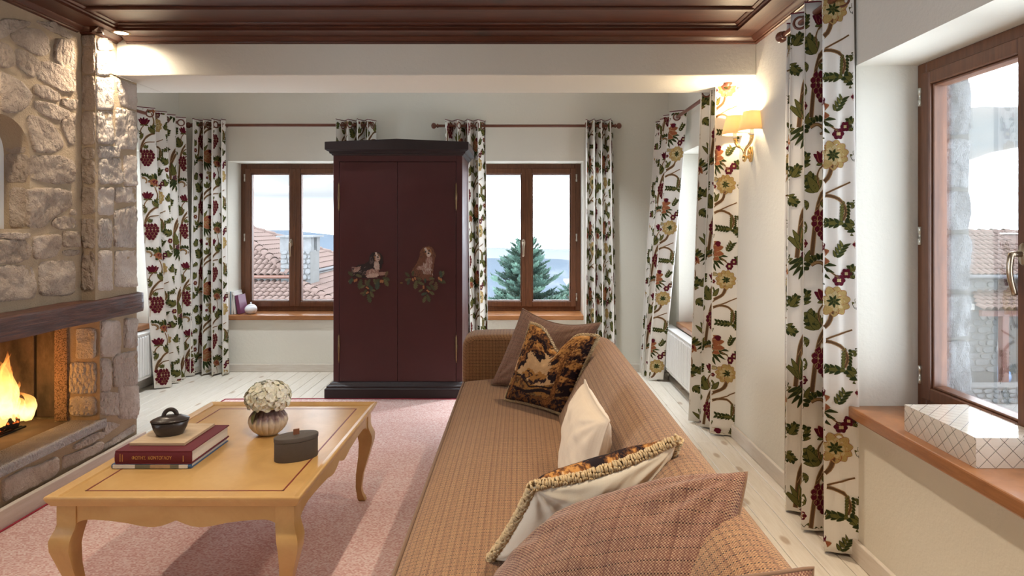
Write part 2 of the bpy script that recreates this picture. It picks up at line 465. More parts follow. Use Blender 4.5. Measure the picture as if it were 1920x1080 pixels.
def wall_mesh(axis, a0, a1, ext, zz, holes):
    mb = MB()
    us = sorted({ext[0], ext[1]} | {h[0] for h in holes} | {h[1] for h in holes})
    zs = sorted({zz[0], zz[1]} | {h[2] for h in holes} | {h[3] for h in holes})
    for i in range(len(us) - 1):
        for j in range(len(zs) - 1):
            cu, cz = (us[i] + us[i + 1]) / 2, (zs[j] + zs[j + 1]) / 2
            if any(h[0] < cu < h[1] and h[2] < cz < h[3] for h in holes): continue
            if axis == 'y': mb.box(us[i], us[i + 1], a0, a1, zs[j], zs[j + 1])
            else: mb.box(a0, a1, us[i], us[i + 1], zs[j], zs[j + 1])
    me = mb.mesh('wall')
    bm = bmesh.new(); bm.from_mesh(me)
    bmesh.ops.remove_doubles(bm, verts=bm.verts, dist=1e-5)
    seen = {}
    for f in bm.faces:
        seen.setdefault(tuple(sorted(v.index for v in f.verts)), []).append(f)
    kill = [f for fs in seen.values() if len(fs) > 1 for f in fs]
    bmesh.ops.delete(bm, geom=kill, context='FACES')
    bmesh.ops.recalc_face_normals(bm, faces=bm.faces)
    bm.to_mesh(me); bm.free()
    return me

WIN = {  # u0, u1, z of board under the sill, top
    'back1': (-2.615, -1.600, 0.462, 1.882), 'back2': (-0.445, 0.562, 0.462, 1.882),
    'right_near': (1.37, 2.518, 0.553, 1.937), 'right_far': (4.27, 5.33, 0.462, 1.90),
    'left_far': (4.19, 5.25, 0.462, 1.91), 'rear1': (-2.4, -1.2, 0.5, 1.95), 'left_rear_added': (-1.3, 0.9, 0.5, 1.95)}
wb = link('wall_back', wall_mesh('y', YB, YB + 0.42, (-3.5, 1.75), (0, 2.8), [WIN['back1'], WIN['back2']]), M['plaster']); wb['kind'] = 'structure'
wr = link('wall_right', wall_mesh('x', XR, 1.70, (YR, YB), (0, 2.8), [WIN['right_near'], WIN['right_far']]), M['plaster']); wr['kind'] = 'structure'
wl = link('wall_left', wall_mesh('x', XL - 0.42, XL, (YR, YB), (0, 2.8), [WIN['left_far'], WIN['left_rear_added']]), M['plaster']); wl['kind'] = 'structure'
wq = link('wall_rear', wall_mesh('y', YR - 0.4, YR, (-3.475, 1.70), (0, 2.8), []), M['plaster']); wq['kind'] = 'structure'

# floor: limewashed boards running away from the camera
fl = struct('floor', MB().box(XL - 0.4, 1.70, YR - 0.4, YB + 0.4, -0.12, -0.018), M['black'])
pw = 0.098
rr = random.Random(4)
k = 0
x = XL
while x < XR - 0.001:
    x1 = min(x + pw, XR)
    cut = rr.uniform(0.2, 4.6)
    for (y0, y1) in ((YR, cut), (cut + 0.0012, YB)):
        mb = MB().box(x + 0.0011, x1 - 0.0011, y0, y1, -0.018, rr.uniform(-0.0006, 0.0))
        obj('plank', mb, M['floor'], fl, bevel=0.0012, seg=1)
    x += pw

# upper ceiling of the alcove beyond the beam, and roof slab over the lounge
struct('ceiling_alcove', MB().box(XL, XR, 4.05, YB, 2.78, 2.86), M['plaster_w'])
ce = struct('ceiling', MB().box(XL, XR, YR, 3.6, ZC + 0.02, ZC + 0.10), M['ceil'])

# plaster beam across the room
bp = MB()
YBE0, YBE1, ZBE, ZBT = 3.58, 4.05, 2.146, 2.80
bp.box(-2.262, XR, YBE0, YBE1, ZBE, ZBT)
bp.box(XL, -2.262, 3.775, YBE1, ZBE, ZBT)
beam = struct('ceiling_beam', bp, M['plaster'], label='cream plastered beam crossing the room below the ceiling', bevel=0.006)

# --- plank ceiling
def prof_y(name, prof, x0, x1, mat='ceil'):      # profile in (y, z), run along x
    return smooth_by_angle(obj(name, MB().prism(prof, 'x', x0, x1), M[mat], ce), 35)
def prof_x(name, prof, y0, y1, mat='ceil_y'):
    return smooth_by_angle(obj(name, MB().prism(prof, 'y', y0, y1), M[mat], ce), 35)
# cornice: stepped moulding hugging the beam
def cornice_pts(s, p0, top=0.085):               # outward distance, height
    return [(0, 0), (-0.006, 0.0), (-0.014, 0.004), (-0.016, 0.010), (-0.024, 0.011), (-0.030, 0.018), (-0.040, 0.023), (-0.046, 0.030), (-0.046, top), (0, top)]
zc = 2.322
cp = cornice_pts(1, 0)
prof_y('cornice', [(YBE0 + a, zc + b) for a, b in cp], -2.20, XR)
prof_y('border_board', [(3.430, 2.353), (3.540, 2.353), (3.540, 2.40), (3.430, 2.40)], -2.164, XR - 0.1555)
prof_y('moulding', [(3.430, 2.353), (3.436, 2.362), (3.424, 2.371), (3.424, 2.378), (3.408, 2.384), (3.404, 2.392), (3.404, 2.41), (3.44, 2.41)], -2.168, XR - 0.152)
yy = 3.404
while yy > 1.2:
    y0 = yy - 0.222
    prof_y('plank', [(y0 + 0.004, ZC + 0.004), (yy, ZC + 0.004), (yy, ZC + 0.022), (y0 + 0.004, ZC + 0.022)], -2.25, XR - 0.10)
    prof_y('batten', [(y0 - 0.024, ZC - 0.002), (y0 - 0.018, ZC - 0.010), (y0 + 0.010, ZC - 0.010), (y0 + 0.016, ZC - 0.002), (y0 + 0.016, ZC + 0.02), (y0 - 0.024, ZC + 0.02)], -2.2, XR - 0.13)
    yy = y0
# right border
prof_x('cornice', [(XR + a, zc + b) for a, b in cp], 0.5, YBE0 - 0.005)
prof_x('border_board', [(XR - 0.155, 2.353), (XR - 0.04, 2.353), (XR - 0.04, 2.40), (XR - 0.155, 2.40)], 0.5, 3.54)
prof_x('moulding', [(XR - 0.155, 2.353), (XR - 0.150, 2.362), (XR - 0.163, 2.371), (XR - 0.163, 2.378), (XR - 0.178, 2.384), (XR - 0.182, 2.392), (XR - 0.182, 2.41), (XR - 0.15, 2.41)], 0.5, 3.42)
# left border, stepping round the stone pier
XCH, XPI, YPF = -2.335, -2.262, 3.405           # chimney plane, pier plane, pier front
prof_x('cornice', [(XCH - a, zc + b) for a, b in cp], 0.5, YPF - 0.04)
prof_y('cornice', [(YPF + a, zc + b) for a, b in cp], XCH, XPI + 0.046)
prof_x('cornice', [(XPI - a, zc + b) for a, b in cp], YPF - 0.046, YBE0 - 0.002)
prof_x('border_board', [(XCH + 0.04, 2.353), (XCH + 0.17, 2.353), (XCH + 0.17, 2.40), (XCH + 0.04, 2.40)], 0.5, 3.54)
prof_x('moulding', [(XCH + 0.17, 2.353), (XCH + 0.165, 2.362), (XCH + 0.178, 2.371), (XCH + 0.178, 2.378), (XCH + 0.193, 2.384), (XCH + 0.197, 2.392), (XCH + 0.197, 2.41), (XCH + 0.165, 2.41)], 0.5, 3.432)

# --- skirting boards
def skirting(name, mb, m): return struct(name, mb, M[m], bevel=0.004)
skirting('baseboard_back', MB().box(XL + 0.018, XR - 0.018, YB - 0.018, YB, 0.0, 0.072), 'skirt')
skirting('baseboard_right', MB().box(XR - 0.018, XR, YR, YB, 0.0, 0.080), 'skirt_y')
skirting('baseboard_left', MB().box(XL, XL + 0.018, 3.80, YB, 0.0, 0.072), 'skirt_y')

# ------------------------------------------------------------------ windows (double casement), local frame: u along wall, w into the room, z up
def window(name, width, z0, z1, T, handle_on=-1, label=None, sashes=2, thick=0.07, simple=False):
    """T(u, w, z) -> world; u from 0..width, w = 0 at the inner face of the frame, positive to the room"""
    root = bpy.data.objects.new(name, None); C.objects.link(root); root['kind'] = 'structure'
    if label: root['label'] = label
    def put(nm, boxes, mat, par=root, bev=0.004):
        mb = MB()
        for b in boxes: mb.box(*b)
        mb.v = [tuple(T(*p)) for p in mb.v]
        return obj(nm, mb, mat, par, bevel=bev, seg=1)
    fw = 0.056
    H = z1 - z0
    put('frame', [(0, fw, -thick, 0, z0, z1), (width - fw, width, -thick, 0, z0, z1), (fw, width - fw, -thick, 0, z1 - fw, z1), (fw, width - fw, -thick, 0, z0, z0 + fw)], M['frame'])
    sw = (width - 2 * fw + 0.03) / sashes
    st = 0.050
    for k in range(sashes):
        u0 = fw - 0.012 + k * (sw - 0.003); u1 = u0 + sw - 0.003
        a, b = z0 + fw - 0.014, z1 - fw + 0.014
        s = bpy.data.objects.new('sash', None); C.objects.link(s); s.parent = root
        put('stile', [(u0, u0 + st, -0.05, 0.014, a, b)], M['frame'], s)
        put('stile', [(u1 - st, u1, -0.05, 0.014, a, b)], M['frame'], s)
        put('rail', [(u0 + st, u1 - st, -0.05, 0.013, a, a + st)], M['frame'], s)
        put('rail', [(u0 + st, u1 - st, -0.05, 0.013, b - st, b)], M['frame'], s)
        g = 0.009
        put('glazing_bead', [(u0 + st, u0 + st + g, -0.05, 0.002, a + st, b - st), (u1 - st - g, u1 - st, -0.05, 0.002, a + st, b - st),
                             (u0 + st + g, u1 - st - g, -0.05, 0.002, a + st, a + st + g), (u0 + st + g, u1 - st - g, -0.05, 0.002, b - st - g, b - st)], M['frame'], s, 0.003)
        put('pane', [(u0 + st + g * 0.5, u1 - st - g * 0.5, -0.030, -0.026, a + st + g * 0.5, b - st - g * 0.5)], M['glass'], s, 0)
        if not simple:
            for hz in (b - 0.09, (a + b) / 2 , a + 0.09):
                uh = u0 - 0.004 if k == 0 else u1 + 0.004
                mb = MB().lathe([(0.006, -0.035), (0.0075, -0.034), (0.0075, -0.012), (0.006, -0.011), (0.006, 0.011), (0.0075, 0.012), (0.0075, 0.034), (0.006, 0.035)], (uh, 0.014, hz), 10)
                mb.v = [tuple(T(*p)) for p in mb.v]
                obj('hinge', mb, M['steel'], s, smooth=True)
    put('meeting_strip', [(width / 2 - 0.012, width / 2 + 0.012, 0.0125, 0.022, z0 + fw - 0.01, z1 - fw + 0.01)], M['frame'])
    if not simple:
        # lever handle on one stile
        uh = width / 2 + handle_on * 0.030; zh = (z0 + z1) / 2 - 0.05 * H / 1.4
        hd = bpy.data.objects.new('handle', None); C.objects.link(hd); hd.parent = root
        mb = MB().lathe([(0.0, 0.014), (0.015, 0.014), (0.017, 0.020), (0.015, 0.026), (0.0, 0.026)], (0, 0, 0), 20, 1, 2.1, 'z')
        mb.v = [tuple(T(uh + p[0], p[2], zh + p[1])) for p in mb.v]
        obj('handle_plate', mb, M['bronze'], hd, smooth=True)
        pts = []
        for i in range(15):
            t = i / 14
            if t < 0.35: q = (0, 0.022 + 0.035 * t / 0.35, 0.0)
            else:
                tt = (t - 0.35) / 0.65
                q = (0, 0.057 + 0.010 * math.sin(tt * math.pi) - 0.012 * tt, -0.125 * tt)
            pts.append(T(uh, q[1], zh + q[2]))
        obj('handle_lever', MB().tube(pts, lambda t: 0.0095 - 0.002 * abs(t - 0.4), 10), M['bronze'], hd, smooth=True)
    return root

YW = 5.985
def Tback(u0): return lambda u, w, z: (u0 + u, YW - w, z)
def Tright(y0, xw): return lambda u, w, z: (xw - w, y0 - u, z)       # u grows towards the camera
def Tleft(y0, xw): return lambda u, w, z: (xw + w, y0 + u, z)
d = WIN['back1']; window('window_1', d[1] - d[0], 0.506, d[3], Tback(d[0]), 1 * -1)
d = WIN['back2']; window('window_2', d[1] - d[0], 0.506, d[3], Tback(d[0]), -1)
d = WIN['right_near']; window('window_3', d[1] - d[0], 0.60, d[3], Tright(d[1], 1.561), -0.6)
d = WIN['right_far']; window('window_4', d[1] - d[0], 0.506, d[3], Tright(d[1], 1.561), 1)
d = WIN['left_far']; window('window_5', d[1] - d[0], 0.506, d[3], Tleft(d[0], XL - 0.25), -1)
d = WIN['left_rear_added']; window('window_6_added', d[1] - d[0], d[2], d[3], Tleft(d[0], XL - 0.25), -1, simple=True)  # window added out of view to let in extra daylight

# sills
def sill(name, lab, x0, x1, y0, y1, z0, z1): return struct(name, MB().box(x0, x1, y0, y1, z0, z1), M['sill'], bevel=0.006, label=lab)
sill('trim_1', 'varnished wooden sill of the window with red roofs', -2.615, -1.600, 5.695, YW + 0.02, 0.463, 0.506)
sill('trim_2', 'varnished wooden sill of the window with the fir tree', -0.445, 0.562, 5.695, YW + 0.02, 0.463, 0.506)
sill('trim_3', 'varnished wooden sill under the near right window', 1.288, 1.575, 1.37, 2.518, 0.554, 0.600)
sill('trim_4', 'varnished wooden sill above the right radiator', 1.295, 1.575, 4.27, 5.33, 0.463, 0.506)
sill('trim_5', 'varnished wooden sill above the left radiator', XL - 0.26, XL + 0.025, 4.19, 5.25, 0.463, 0.506)

# rough stone outer jamb seen through the near right window
jm = struct('wall_outer_jamb', MB().box(1.64, 1.745, 2.492, 2.9, -3.7, 2.6), M['mortar_e'], label='grey stone jamb outside the casement')

# ------------------------------------------------------------------ recessed downlights
def spot(name, loc, energy, size=1.9, blend=0.7, col=(1.0, 0.80, 0.55), parent=None, radius=0.035):
    l = bpy.data.lights.new(name, 'SPOT'); l.energy = energy * LAMP; l.spot_size = size; l.spot_blend = blend
    l.color = col; l.shadow_soft_size = radius
    o = bpy.data.objects.new(name, l); C.objects.link(o); o.location = loc
    if parent: o.parent = parent
    return o
def downlight(x, y, z, label, energy, size=1.9, col=(1.0, 0.84, 0.64), radius=0.03):
    t = thing('recessed_downlight', label, 'downlight', (x, y, z), group='ceiling downlights')
    obj('trim_ring', MB().lathe([(0.034, 0.002), (0.035, -0.004), (0.040, -0.005), (0.047, -0.002), (0.048, 0.002)], (0, 0, 0), 28), M['brass'], t, smooth=True)
    obj('lamp_disc', MB().lathe([(0.0, -0.003), (0.034, -0.003), (0.034, 0.002), (0.0, 0.002)], (0, 0, 0), 24), M['bulb'], t)
    spot('downlight_lamp', (0, 0, -0.012), energy, size, 1.0, col, t, radius)
    return t

# sky portals in the window openings (guide the daylight sampling only)
def portal(loc, rot, sx, sy):
    l = bpy.data.lights.new('window_portal', 'AREA'); l.shape = 'RECTANGLE'; l.size = sx; l.size_y = sy
    l.cycles.is_portal = True
    o = bpy.data.objects.new('window_portal', l); C.objects.link(o); o.location = loc; o.rotation_euler = rot
for k_ in ('back1', 'back2'):
    a, b, z0, z1 = WIN[k_]; portal(((a + b) / 2, YB + 0.40, (z0 + z1) / 2), (-math.pi / 2, 0, 0), b - a, z1 - z0)
for k_ in ('right_near', 'right_far'):
    a, b, z0, z1 = WIN[k_]; portal((1.69, (a + b) / 2, (z0 + z1) / 2), (0, math.pi / 2, 0), z1 - z0, b - a)
for k_ in ('left_far', 'left_rear_added'):
    a, b, z0, z1 = WIN[k_]; portal((XL - 0.40, (a + b) / 2, (z0 + z1) / 2), (0, -math.pi / 2, 0), z1 - z0, b - a)

# ================================================================== FIREPLACE
def resample(poly, step, rnd, jit):
    out = []
    n = len(poly)
    for i in range(n):
        a = Vector(poly[i]); b = Vector(poly[(i + 1) % n])
        m = max(1, int(round((b - a).length / step)))
        for k in range(m):
            p = a.lerp(b, k / m)
            out.append(p)
    # round the corners a little, then roughen
    q = []
    n = len(out)
    for i in range(n):
        p = (out[i - 1] + out[i] * 2 + out[(i + 1) % n]) / 4
        q.append(p + Vector((rnd.uniform(-jit, jit), rnd.uniform(-jit, jit))))
    return q

def stone(poly, T, depth, mat, parent, seed, step=0.018, jit=0.003, rough=1.0, shrink=-0.003, name='stone'):
    """poly: outline in wall coordinates (a, b); T(a, b, n) -> world, n out of the wall"""
    rnd = random.Random(seed)
    q = resample(poly, step, rnd, jit)
    c = sum(q, Vector((0, 0))) / len(q)
    q = [c + (p - c) * (1 - shrink / max(0.02, (p - c).length)) for p in q]
    n = len(q)
    tilt = (rnd.uniform(-0.12, 0.12), rnd.uniform(-0.12, 0.12))
    def hgt(p, base):
        d = p - c
        w = mnoise.noise(Vector((p.x * 11 + seed, p.y * 11, seed * 0.37))) * 0.010 + mnoise.noise(Vector((p.x * 36, p.y * 36 + seed, 1.7))) * 0.0075
        return base + rough * w + (d.x * tilt[0] + d.y * tilt[1]) * min(1.0, depth / 0.02)
    rings = [(1.0, -0.010, 0), (0.995, depth * 0.45, 0.3), (0.965, depth * 0.9, 0.9), (0.84, depth, 1), (0.64, depth, 1), (0.40, depth, 1), (0.18, depth, 1)]
    v, f = [], []
    for (s, h, r) in rings:
        for p in q:
            pp = c + (p - c) * s
            hh = h + (hgt(pp, 0) if r else 0) * r
            v.append(T(pp.x, pp.y, hh))
    v.append(T(c.x, c.y, hgt(c, depth * 1.06)))
    for r in range(len(rings) - 1):
        for i in range(n):
            j = (i + 1) % n
            f.append((r * n + i, r * n + j, (r + 1) * n + j, (r + 1) * n + i))
    L = (len(rings) - 1) * n
    for i in range(n): f.append((L + i, L + (i + 1) % n, len(v) - 1))
    mb = MB().add(v, f)
    return obj(name, mb, mat, parent, smooth=True)

fire = thing('fireplace', 'rubble stone fireplace and chimney breast with arched niche', 'fireplace')
Y0F = 1.85                                       # near end of the chimney breast
XBK = XL + 0.004
YJ = 3.44                                        # far jamb of the fire opening
ZH, ZM0, ZM1 = 0.262, 0.80, 0.912                # hearth top, mantel bottom and top
def chimney_front():
    mb = MB()
    nc, nr, nzs, nz0 = 2.880, 0.165, 1.645, 1.292
    X = XCH; zt = 2.40; zb = ZM1 - 0.02
    L0, L1 = Y0F, YPF + 0.02
    q = lambda a, b, c_, d_: mb.add([(X, a, c_), (X, b, c_), (X, b, d_), (X, a, d_)], [(0, 1, 2, 3)])
    q(L0, nc - nr, zb, zt); q(nc + nr, L1, zb, zt); q(nc - nr, nc + nr, zb, nz0)
    N = 16
    arc = [(nc + nr * math.cos(math.pi * i / N), nzs + nr * math.sin(math.pi * i / N)) for i in range(N + 1)]
    for i in range(N):
        (a, b), (c_, d_) = arc[i], arc[i + 1]
        mb.add([(X, a, b), (X, c_, d_), (X, c_, zt), (X, a, zt)], [(0, 1, 2, 3)])
    Xn = X - 0.125
    loop = [(nc + nr, nz0)] + arc + [(nc - nr, nz0)]
    for i in range(len(loop)):
        (a, b), (c_, d_) = loop[i], loop[(i + 1) % len(loop)]
        mb.add([(X, a, b), (X, c_, d_), (Xn, c_, d_), (Xn, a, b)], [(0, 1, 2, 3)])
    return mb, loop, Xn
mb, loop, Xn = chimney_front()
mb.box(XBK, XCH - 0.14, Y0F, YPF, 0.95, 2.40)
mb.box(XBK, XCH, Y0F, Y0F + 0.01, 0.90, 2.40)
obj('masonry', mb, M['mortar'], fire, norm=False)
obj('niche_back', MB().add([(Xn + 0.002, a, b) for a, b in loop], [tuple(range(len(loop)))]), M['plaster_w'], fire)
pm = MB()
pm.box(-2.505, XPI, YJ, 3.772, 0.0, 2.146)
pm.box(XBK, -2.505, 3.515, 3.772, 0.0, 2.146)
pm.box(XBK, -2.505, YJ, 3.515, 0.985, 2.146)
pm.box(XBK, XPI, YPF, YJ + 0.001, ZM1 - 0.02, 2.40)
pm.box(XBK, XPI, YJ, YBE0 + 0.01, 2.14, 2.40)
obj('masonry', pm, M['mortar'], fire)
obj('masonry', MB().box(XBK, XPI, Y0F, YJ + 0.001, 0.0, ZH - 0.045), M['mortar'], fire)

TX = lambda X: (lambda a, b, n: (X + n, a, b))                 # wall facing +X, a = depth, b = height
TY = lambda Y: (lambda a, b, n: (a, Y - n, b))                 # wall facing the camera, a = x
def polyX(pts, X): return [(onX(x, y, X)[1], onX(x, y, X)[2]) for x, y in pts]
def polyY(pts, Y): return [(P(x, y, Y)[0], P(x, y, Y)[2]) for x, y in pts]
cA = lambda L: [(x / 4.154, 40 + y / 4.154) for x, y in L]
cB = lambda L: [(x / 4.0, 290 + y / 4.0) for x, y in L]
cCc = lambda L: [(x / 4.32, 530 + y / 4.32) for x, y in L]
cD = lambda L: [(x / 4.154, 740 + y / 4.154) for x, y in L]
R = lambda a, b, c_, d_: [(a, b), (c_, b), (c_, d_), (a, d_)]
sd = 10
for pts in [
    cA([(70, 90), (150, 50), (260, 60), (310, 55), (370, 130), (395, 220), (350, 265), (280, 260), (200, 215), (100, 160)]),
    cA([(425, 130), (555, 150), (585, 380), (470, 350), (410, 300)]),
    cA([(120, 215), (180, 225), (295, 300), (290, 430), (230, 430), (130, 350), (110, 280)]),
    cA([(300, 320), (380, 310), (480, 350), (575, 392), (572, 555), (480, 545), (380, 490), (290, 450)]),
    cA([(265, 480), (330, 500), (430, 550), (462, 590), (450, 625), (340, 605), (245, 560)]),
    cA([(472, 600), (600, 610), (578, 690), (470, 650)]),
    cA([(260, 618), (340, 625), (460, 668), (540, 705), (530, 750), (450, 775), (330, 730), (265, 670)]),
    cA([(0, 385), (100, 435), (165, 490), (225, 550), (218, 640), (150, 700), (60, 715), (0, 690)]),
    cA([(210, 735), (290, 738), (400, 795), (475, 900), (495, 980), (400, 1022), (260, 1018), (228, 900)]),
    cA([(465, 790), (575, 705), (585, 960), (540, 960), (510, 900)]),
    cA([(-60, 150), (60, 180), (100, 250), (90, 350), (0, 360), (-60, 330)]),
    cA([(270, 0), (420, 5), (560, 110), (545, 145), (430, 92), (330, 42)]),
    cA([(-60, 20), (40, -20), (240, 0), (235, 35), (120, 55), (60, 110), (0, 135), (-60, 120)]),
    cB([(222, 12), (460, 8), (540, 60), (545, 205), (430, 222), (340, 203), (225, 180)]),
    cB([(212, 258), (380, 250), (530, 270), (540, 390), (455, 438), (385, 478), (320, 548), (215, 545)]),
    cB([(392, 482), (460, 465), (560, 475), (585, 545), (440, 560), (385, 530)]),
    cB([(465, 572), (580, 580), (590, 690), (465, 692)]),
    cB([(245, 612), (440, 600), (458, 660), (430, 740), (380, 775), (250, 782)]),
    cB([(465, 718), (590, 715), (580, 752), (470, 758)]),
    cB([(-80, 588), (232, 590), (222, 625), (120, 636), (-80, 622)]),
    cB([(-80, 642), (180, 640), (230, 700), (220, 780), (100, 815), (-80, 825)]),
    cB([(285, 830), (330, 800), (555, 795), (552, 1045), (400, 1062), (290, 1050)]),
    cB([(-80, 842), (140, 830), (240, 845), (268, 1000), (250, 1075), (-80, 1105)]),
    cB([(515, 418), (562, 408), (572, 452), (520, 455)])]:
    sd += 1
    stone(polyX(pts, XCH), TX(XCH), 0.009 if sd % 3 else 0.013, M['stone'], fire, sd)
# courses on the part of the breast nearer the camera
rg = random.Random(77)
zz = 0.93
while zz < 2.30:
    h = rg.uniform(0.13, 0.24); h = min(h, 2.32 - zz)
    y = Y0F + 0.01
    while y < 2.70:
        w = rg.uniform(0.2, 0.42)
        y1 = min(y + w, 2.70)
        lim = 2.66 if 1.26 < zz + h and zz < 1.83 else 2.84
        y1 = min(y1 if y1 < lim - 0.12 else lim, lim)
        if y1 - y > 0.07:
            j = lambda: rg.uniform(-0.018, 0.018)
            stone([(y + 0.012 + j(), zz + 0.012), (y1 - 0.012, zz + 0.014 + j()), (y1 - 0.012 + j(), zz + h - 0.012), (y + 0.012, zz + h - 0.014 + j())], TX(XCH), 0.011, M['stone'], fire, int(y * 999 + zz * 77))
        y = y1 + 0.001
        if y >= lim - 0.02: break
    zz += h
# niche jamb stones
for pts in [cA(R(30, 800, 205, 1020)), cB(R(35, 0, 205, 205)), cB(R(75, 250, 200, 540))]:
    sd += 1
    yj = 2.880 + 0.165
    pl = [(max(Xn + 0.01, min(XCH - 0.006, P(x, y, yj)[0])), P(x, y, yj)[2]) for x, y in pts]
    stone(pl, TY(yj), 0.004, M['stone'], fire, sd, rough=0.4)
# pier: face towards the camera
for pts in [cA(R(622, 110, 745, 190)), cA(R(618, 205, 745, 402)), cA(R(630, 425, 745, 685)), cA(R(630, 705, 750, 960)), cA(R(612, 985, 750, 1070)),
            cB(R(600, 40, 725, 215)), cB(R(598, 245, 728, 445)), cB(R(615, 480, 725, 698)), cB(R(598, 730, 728, 1010))]:
    sd += 1
    pl = [(max(XCH + 0.004, min(XPI - 0.004, p[0])), p[1]) for p in polyY(pts, YPF)]
    stone(pl, TY(YPF), 0.006, M['stone'], fire, sd, rough=0.8)
# pier: face towards the room
EX = 12
for pts in [cA(R(752, 130, 868, 222)), cA(R(748, 232, 850, 420)), cA(R(748, 440, 872, 685)), cA(R(752, 702, 870, 955)), cA(R(762, 975, 930, 1060)),
            cA([(892, 440), (1060, 500), (1062, 690), (935, 650)]), cA([(900, 672), (1056, 705), (1054, 1000), (900, 985)]),
            cB(R(738, 30, 905, 218)), cB(R(925, 10, 1020, 232)),
            cB(R(735, 250, 840, 450)), cB(R(860, 245, 1020, 355)), cB(R(735, 485, 832, 698)), cB([(855, 420), (990, 385), (1020, 390), (1020, 695), (850, 690)]),
            cB(R(735, 722, 835, 1015)), cB(R(858, 722, 1020, 990)),
            cCc(R(797, 312, 972, 600)), cCc(R(1000, 290, 1110, 525)), cCc(R(797, 622, 886, 880)), cCc([(905, 585), (1112, 550), (1112, 830), (920, 850)]),
            cCc(R(797, 890, 950, 1075)), cCc(R(957, 835, 1112, 1078)),
            cD(R(765, 20, 915, 160)), cD(R(920, 20, 1070, 185)), cD([(795, 320), (915, 245), (920, 225), (800, 215)]),
            cD([(795, 400), (1050, 225), (1050, 285), (800, 430)])]:
    sd += 1
    pl = polyX(pts, XPI)
    pl = [(min(3.786, max(YPF + 0.006 if b > ZM0 else YJ + 0.006, a)), b) for a, b in pl]
    stone(pl, TX(XPI), 0.010, M['stone_p'], fire, sd, step=0.018, rough=1.15)
# end face of the pier (turned to the alcove)
zz = 0.02
while zz < 2.05:
    h = rg.uniform(0.18, 0.28)
    for a, b in ((XBK + 0.02, -2.70), (-2.68, -2.29)):
        stone([(a, zz), (b, zz), (b, zz + h - 0.02), (a, zz + h - 0.02)], lambda a, b, n: (a, 3.772 + n, b), 0.014, M['stone_p'], fire, int(zz * 333 + b * 7), step=0.04)
    zz += h
# fire opening: far jamb
for pts in [cCc(R(622, 372, 775, 610)), cCc(R(572, 645, 775, 895)), cCc(R(572, 925, 775, 1075)), cD(R(545, 30, 748, 150))]:
    sd += 1
    pl = [(min(XPI - 0.006, p[0]), p[1]) for p in polyY(pts, YJ)]
    stone(pl, TY(YJ), 0.008, M['stone_p'], fire, sd, rough=0.6)
xj = P(128, 0, YJ)[0]; xi = P(105, 0, YJ)[0]
obj('brick_edge', MB().box(xi, xj, YJ - 0.012, YJ + 0.06, ZH, ZM0 + 0.02), M['rough_edge'], fire)
# fire box
YP = 3.492
xs = P(66, 0, YP)[0]
obj('plate_gap', MB().box(xs - 0.03, xs + 0.03, YP + 0.012, YP + 0.05, ZH, 0.97), M['black'], fire)
obj('side_plate', MB().box(xs + 0.007, xi + 0.03, YP, YP + 0.02, ZH, 0.97), M['firebrick'], fire, bevel=0.004)
obj('side_plate', MB().box(xs - 0.28, xs - 0.005, YP - 0.004, YP + 0.02, ZH, 0.97), M['firebrick'], fire, bevel=0.004)
obj('back_plate', MB().box(XBK, XBK + 0.03, 2.1, YP + 0.02, ZH, 0.97), M['firebrick'], fire)
obj('side_plate', MB().box(XBK, xi, 2.1, 2.13, ZH, 0.97), M['firebrick'], fire)
obj('jamb_stonework', MB().box(XBK, XPI, Y0F, 2.1, ZH - 0.04, 0.90), M['mortar'], fire)
obj('smoke_hood', MB().box(XBK, XPI - 0.08, 2.0, YP + 0.1, 0.95, 0.985), M['black'], fire)
obj('hearth_floor', MB().box(XBK, XPI - 0.02, 2.1, YP, ZH - 0.045, ZH - 0.012), M['hearth'], fire)
for k_ in range(5):
    xg = -2.60 - 0.022 * k_
    obj('grate_bar', MB().box(xg - 0.006, xg + 0.006, 2.2, 3.36, ZH - 0.012, ZH - 0.004), M['black'], fire)
# tooled hearth slab
hs = obj('hearth_slab', MB().box(XPI - 0.16, XPI + 0.018, 1.95, YJ + 0.036, ZH - 0.045, ZH), M['slab'], fire, bevel=0.006)
# stones under the slab
for pts in [cD([(10, 670), (150, 590), (300, 545), (435, 480), (452, 585), (400, 638), (220, 720), (20, 838)]), cD([(485, 480), (620, 440), (765, 360), (775, 425), (485, 590)]),
            cD([(560, 400), (720, 300), (790, 285), (785, 330), (640, 400), (565, 432)])]:
    sd += 1
    stone(polyX(pts, XPI), TX(XPI), 0.016, M['stone_p'], fire, sd)
y = 1.88
while y < 2.66:
    y1 = min(y + rg.uniform(0.22, 0.34), 2.70)
    stone([(y, 0.05), (y1 - 0.02, 0.05), (y1 - 0.02, 0.20), (y, 0.20)], TX(XPI), 0.016, M['stone_p'], fire, int(y * 100)); y = y1
# mantel: adzed oak beam
def mantel():
    mb = MB()
    def fn(u, v):
        y = 1.80 + (3.792 - 1.80) * u
        ang = v * 2 * math.pi
        # rounded rectangle section, irregular
        cx_, cz_ = (XCH - 0.02 + XPI + 0.030) / 2, (ZM0 + ZM1) / 2
        hx, hz = (XPI + 0.030 - XCH + 0.02) / 2, (ZM1 - ZM0) / 2
        ca, sa = math.cos(ang), math.sin(ang)
        k_ = 1.0 / max(abs(ca), abs(sa)) ** 0.86
        n1 = mnoise.noise(Vector((y * 3.1, ca * 0.6, sa * 0.6))) * 0.010 + mnoise.noise(Vector((y * 9, ca * 2, sa * 2))) * 0.004
        return (cx_ + hx * ca * k_ + n1 * ca, y, cz_ + hz * sa * k_ + n1 * sa)
    mb.grid(fn, 90, 40)
    n = 91
    mb.f.append(tuple(90 + n * j for j in range(40))); mb.mi.append(0)
    return mb
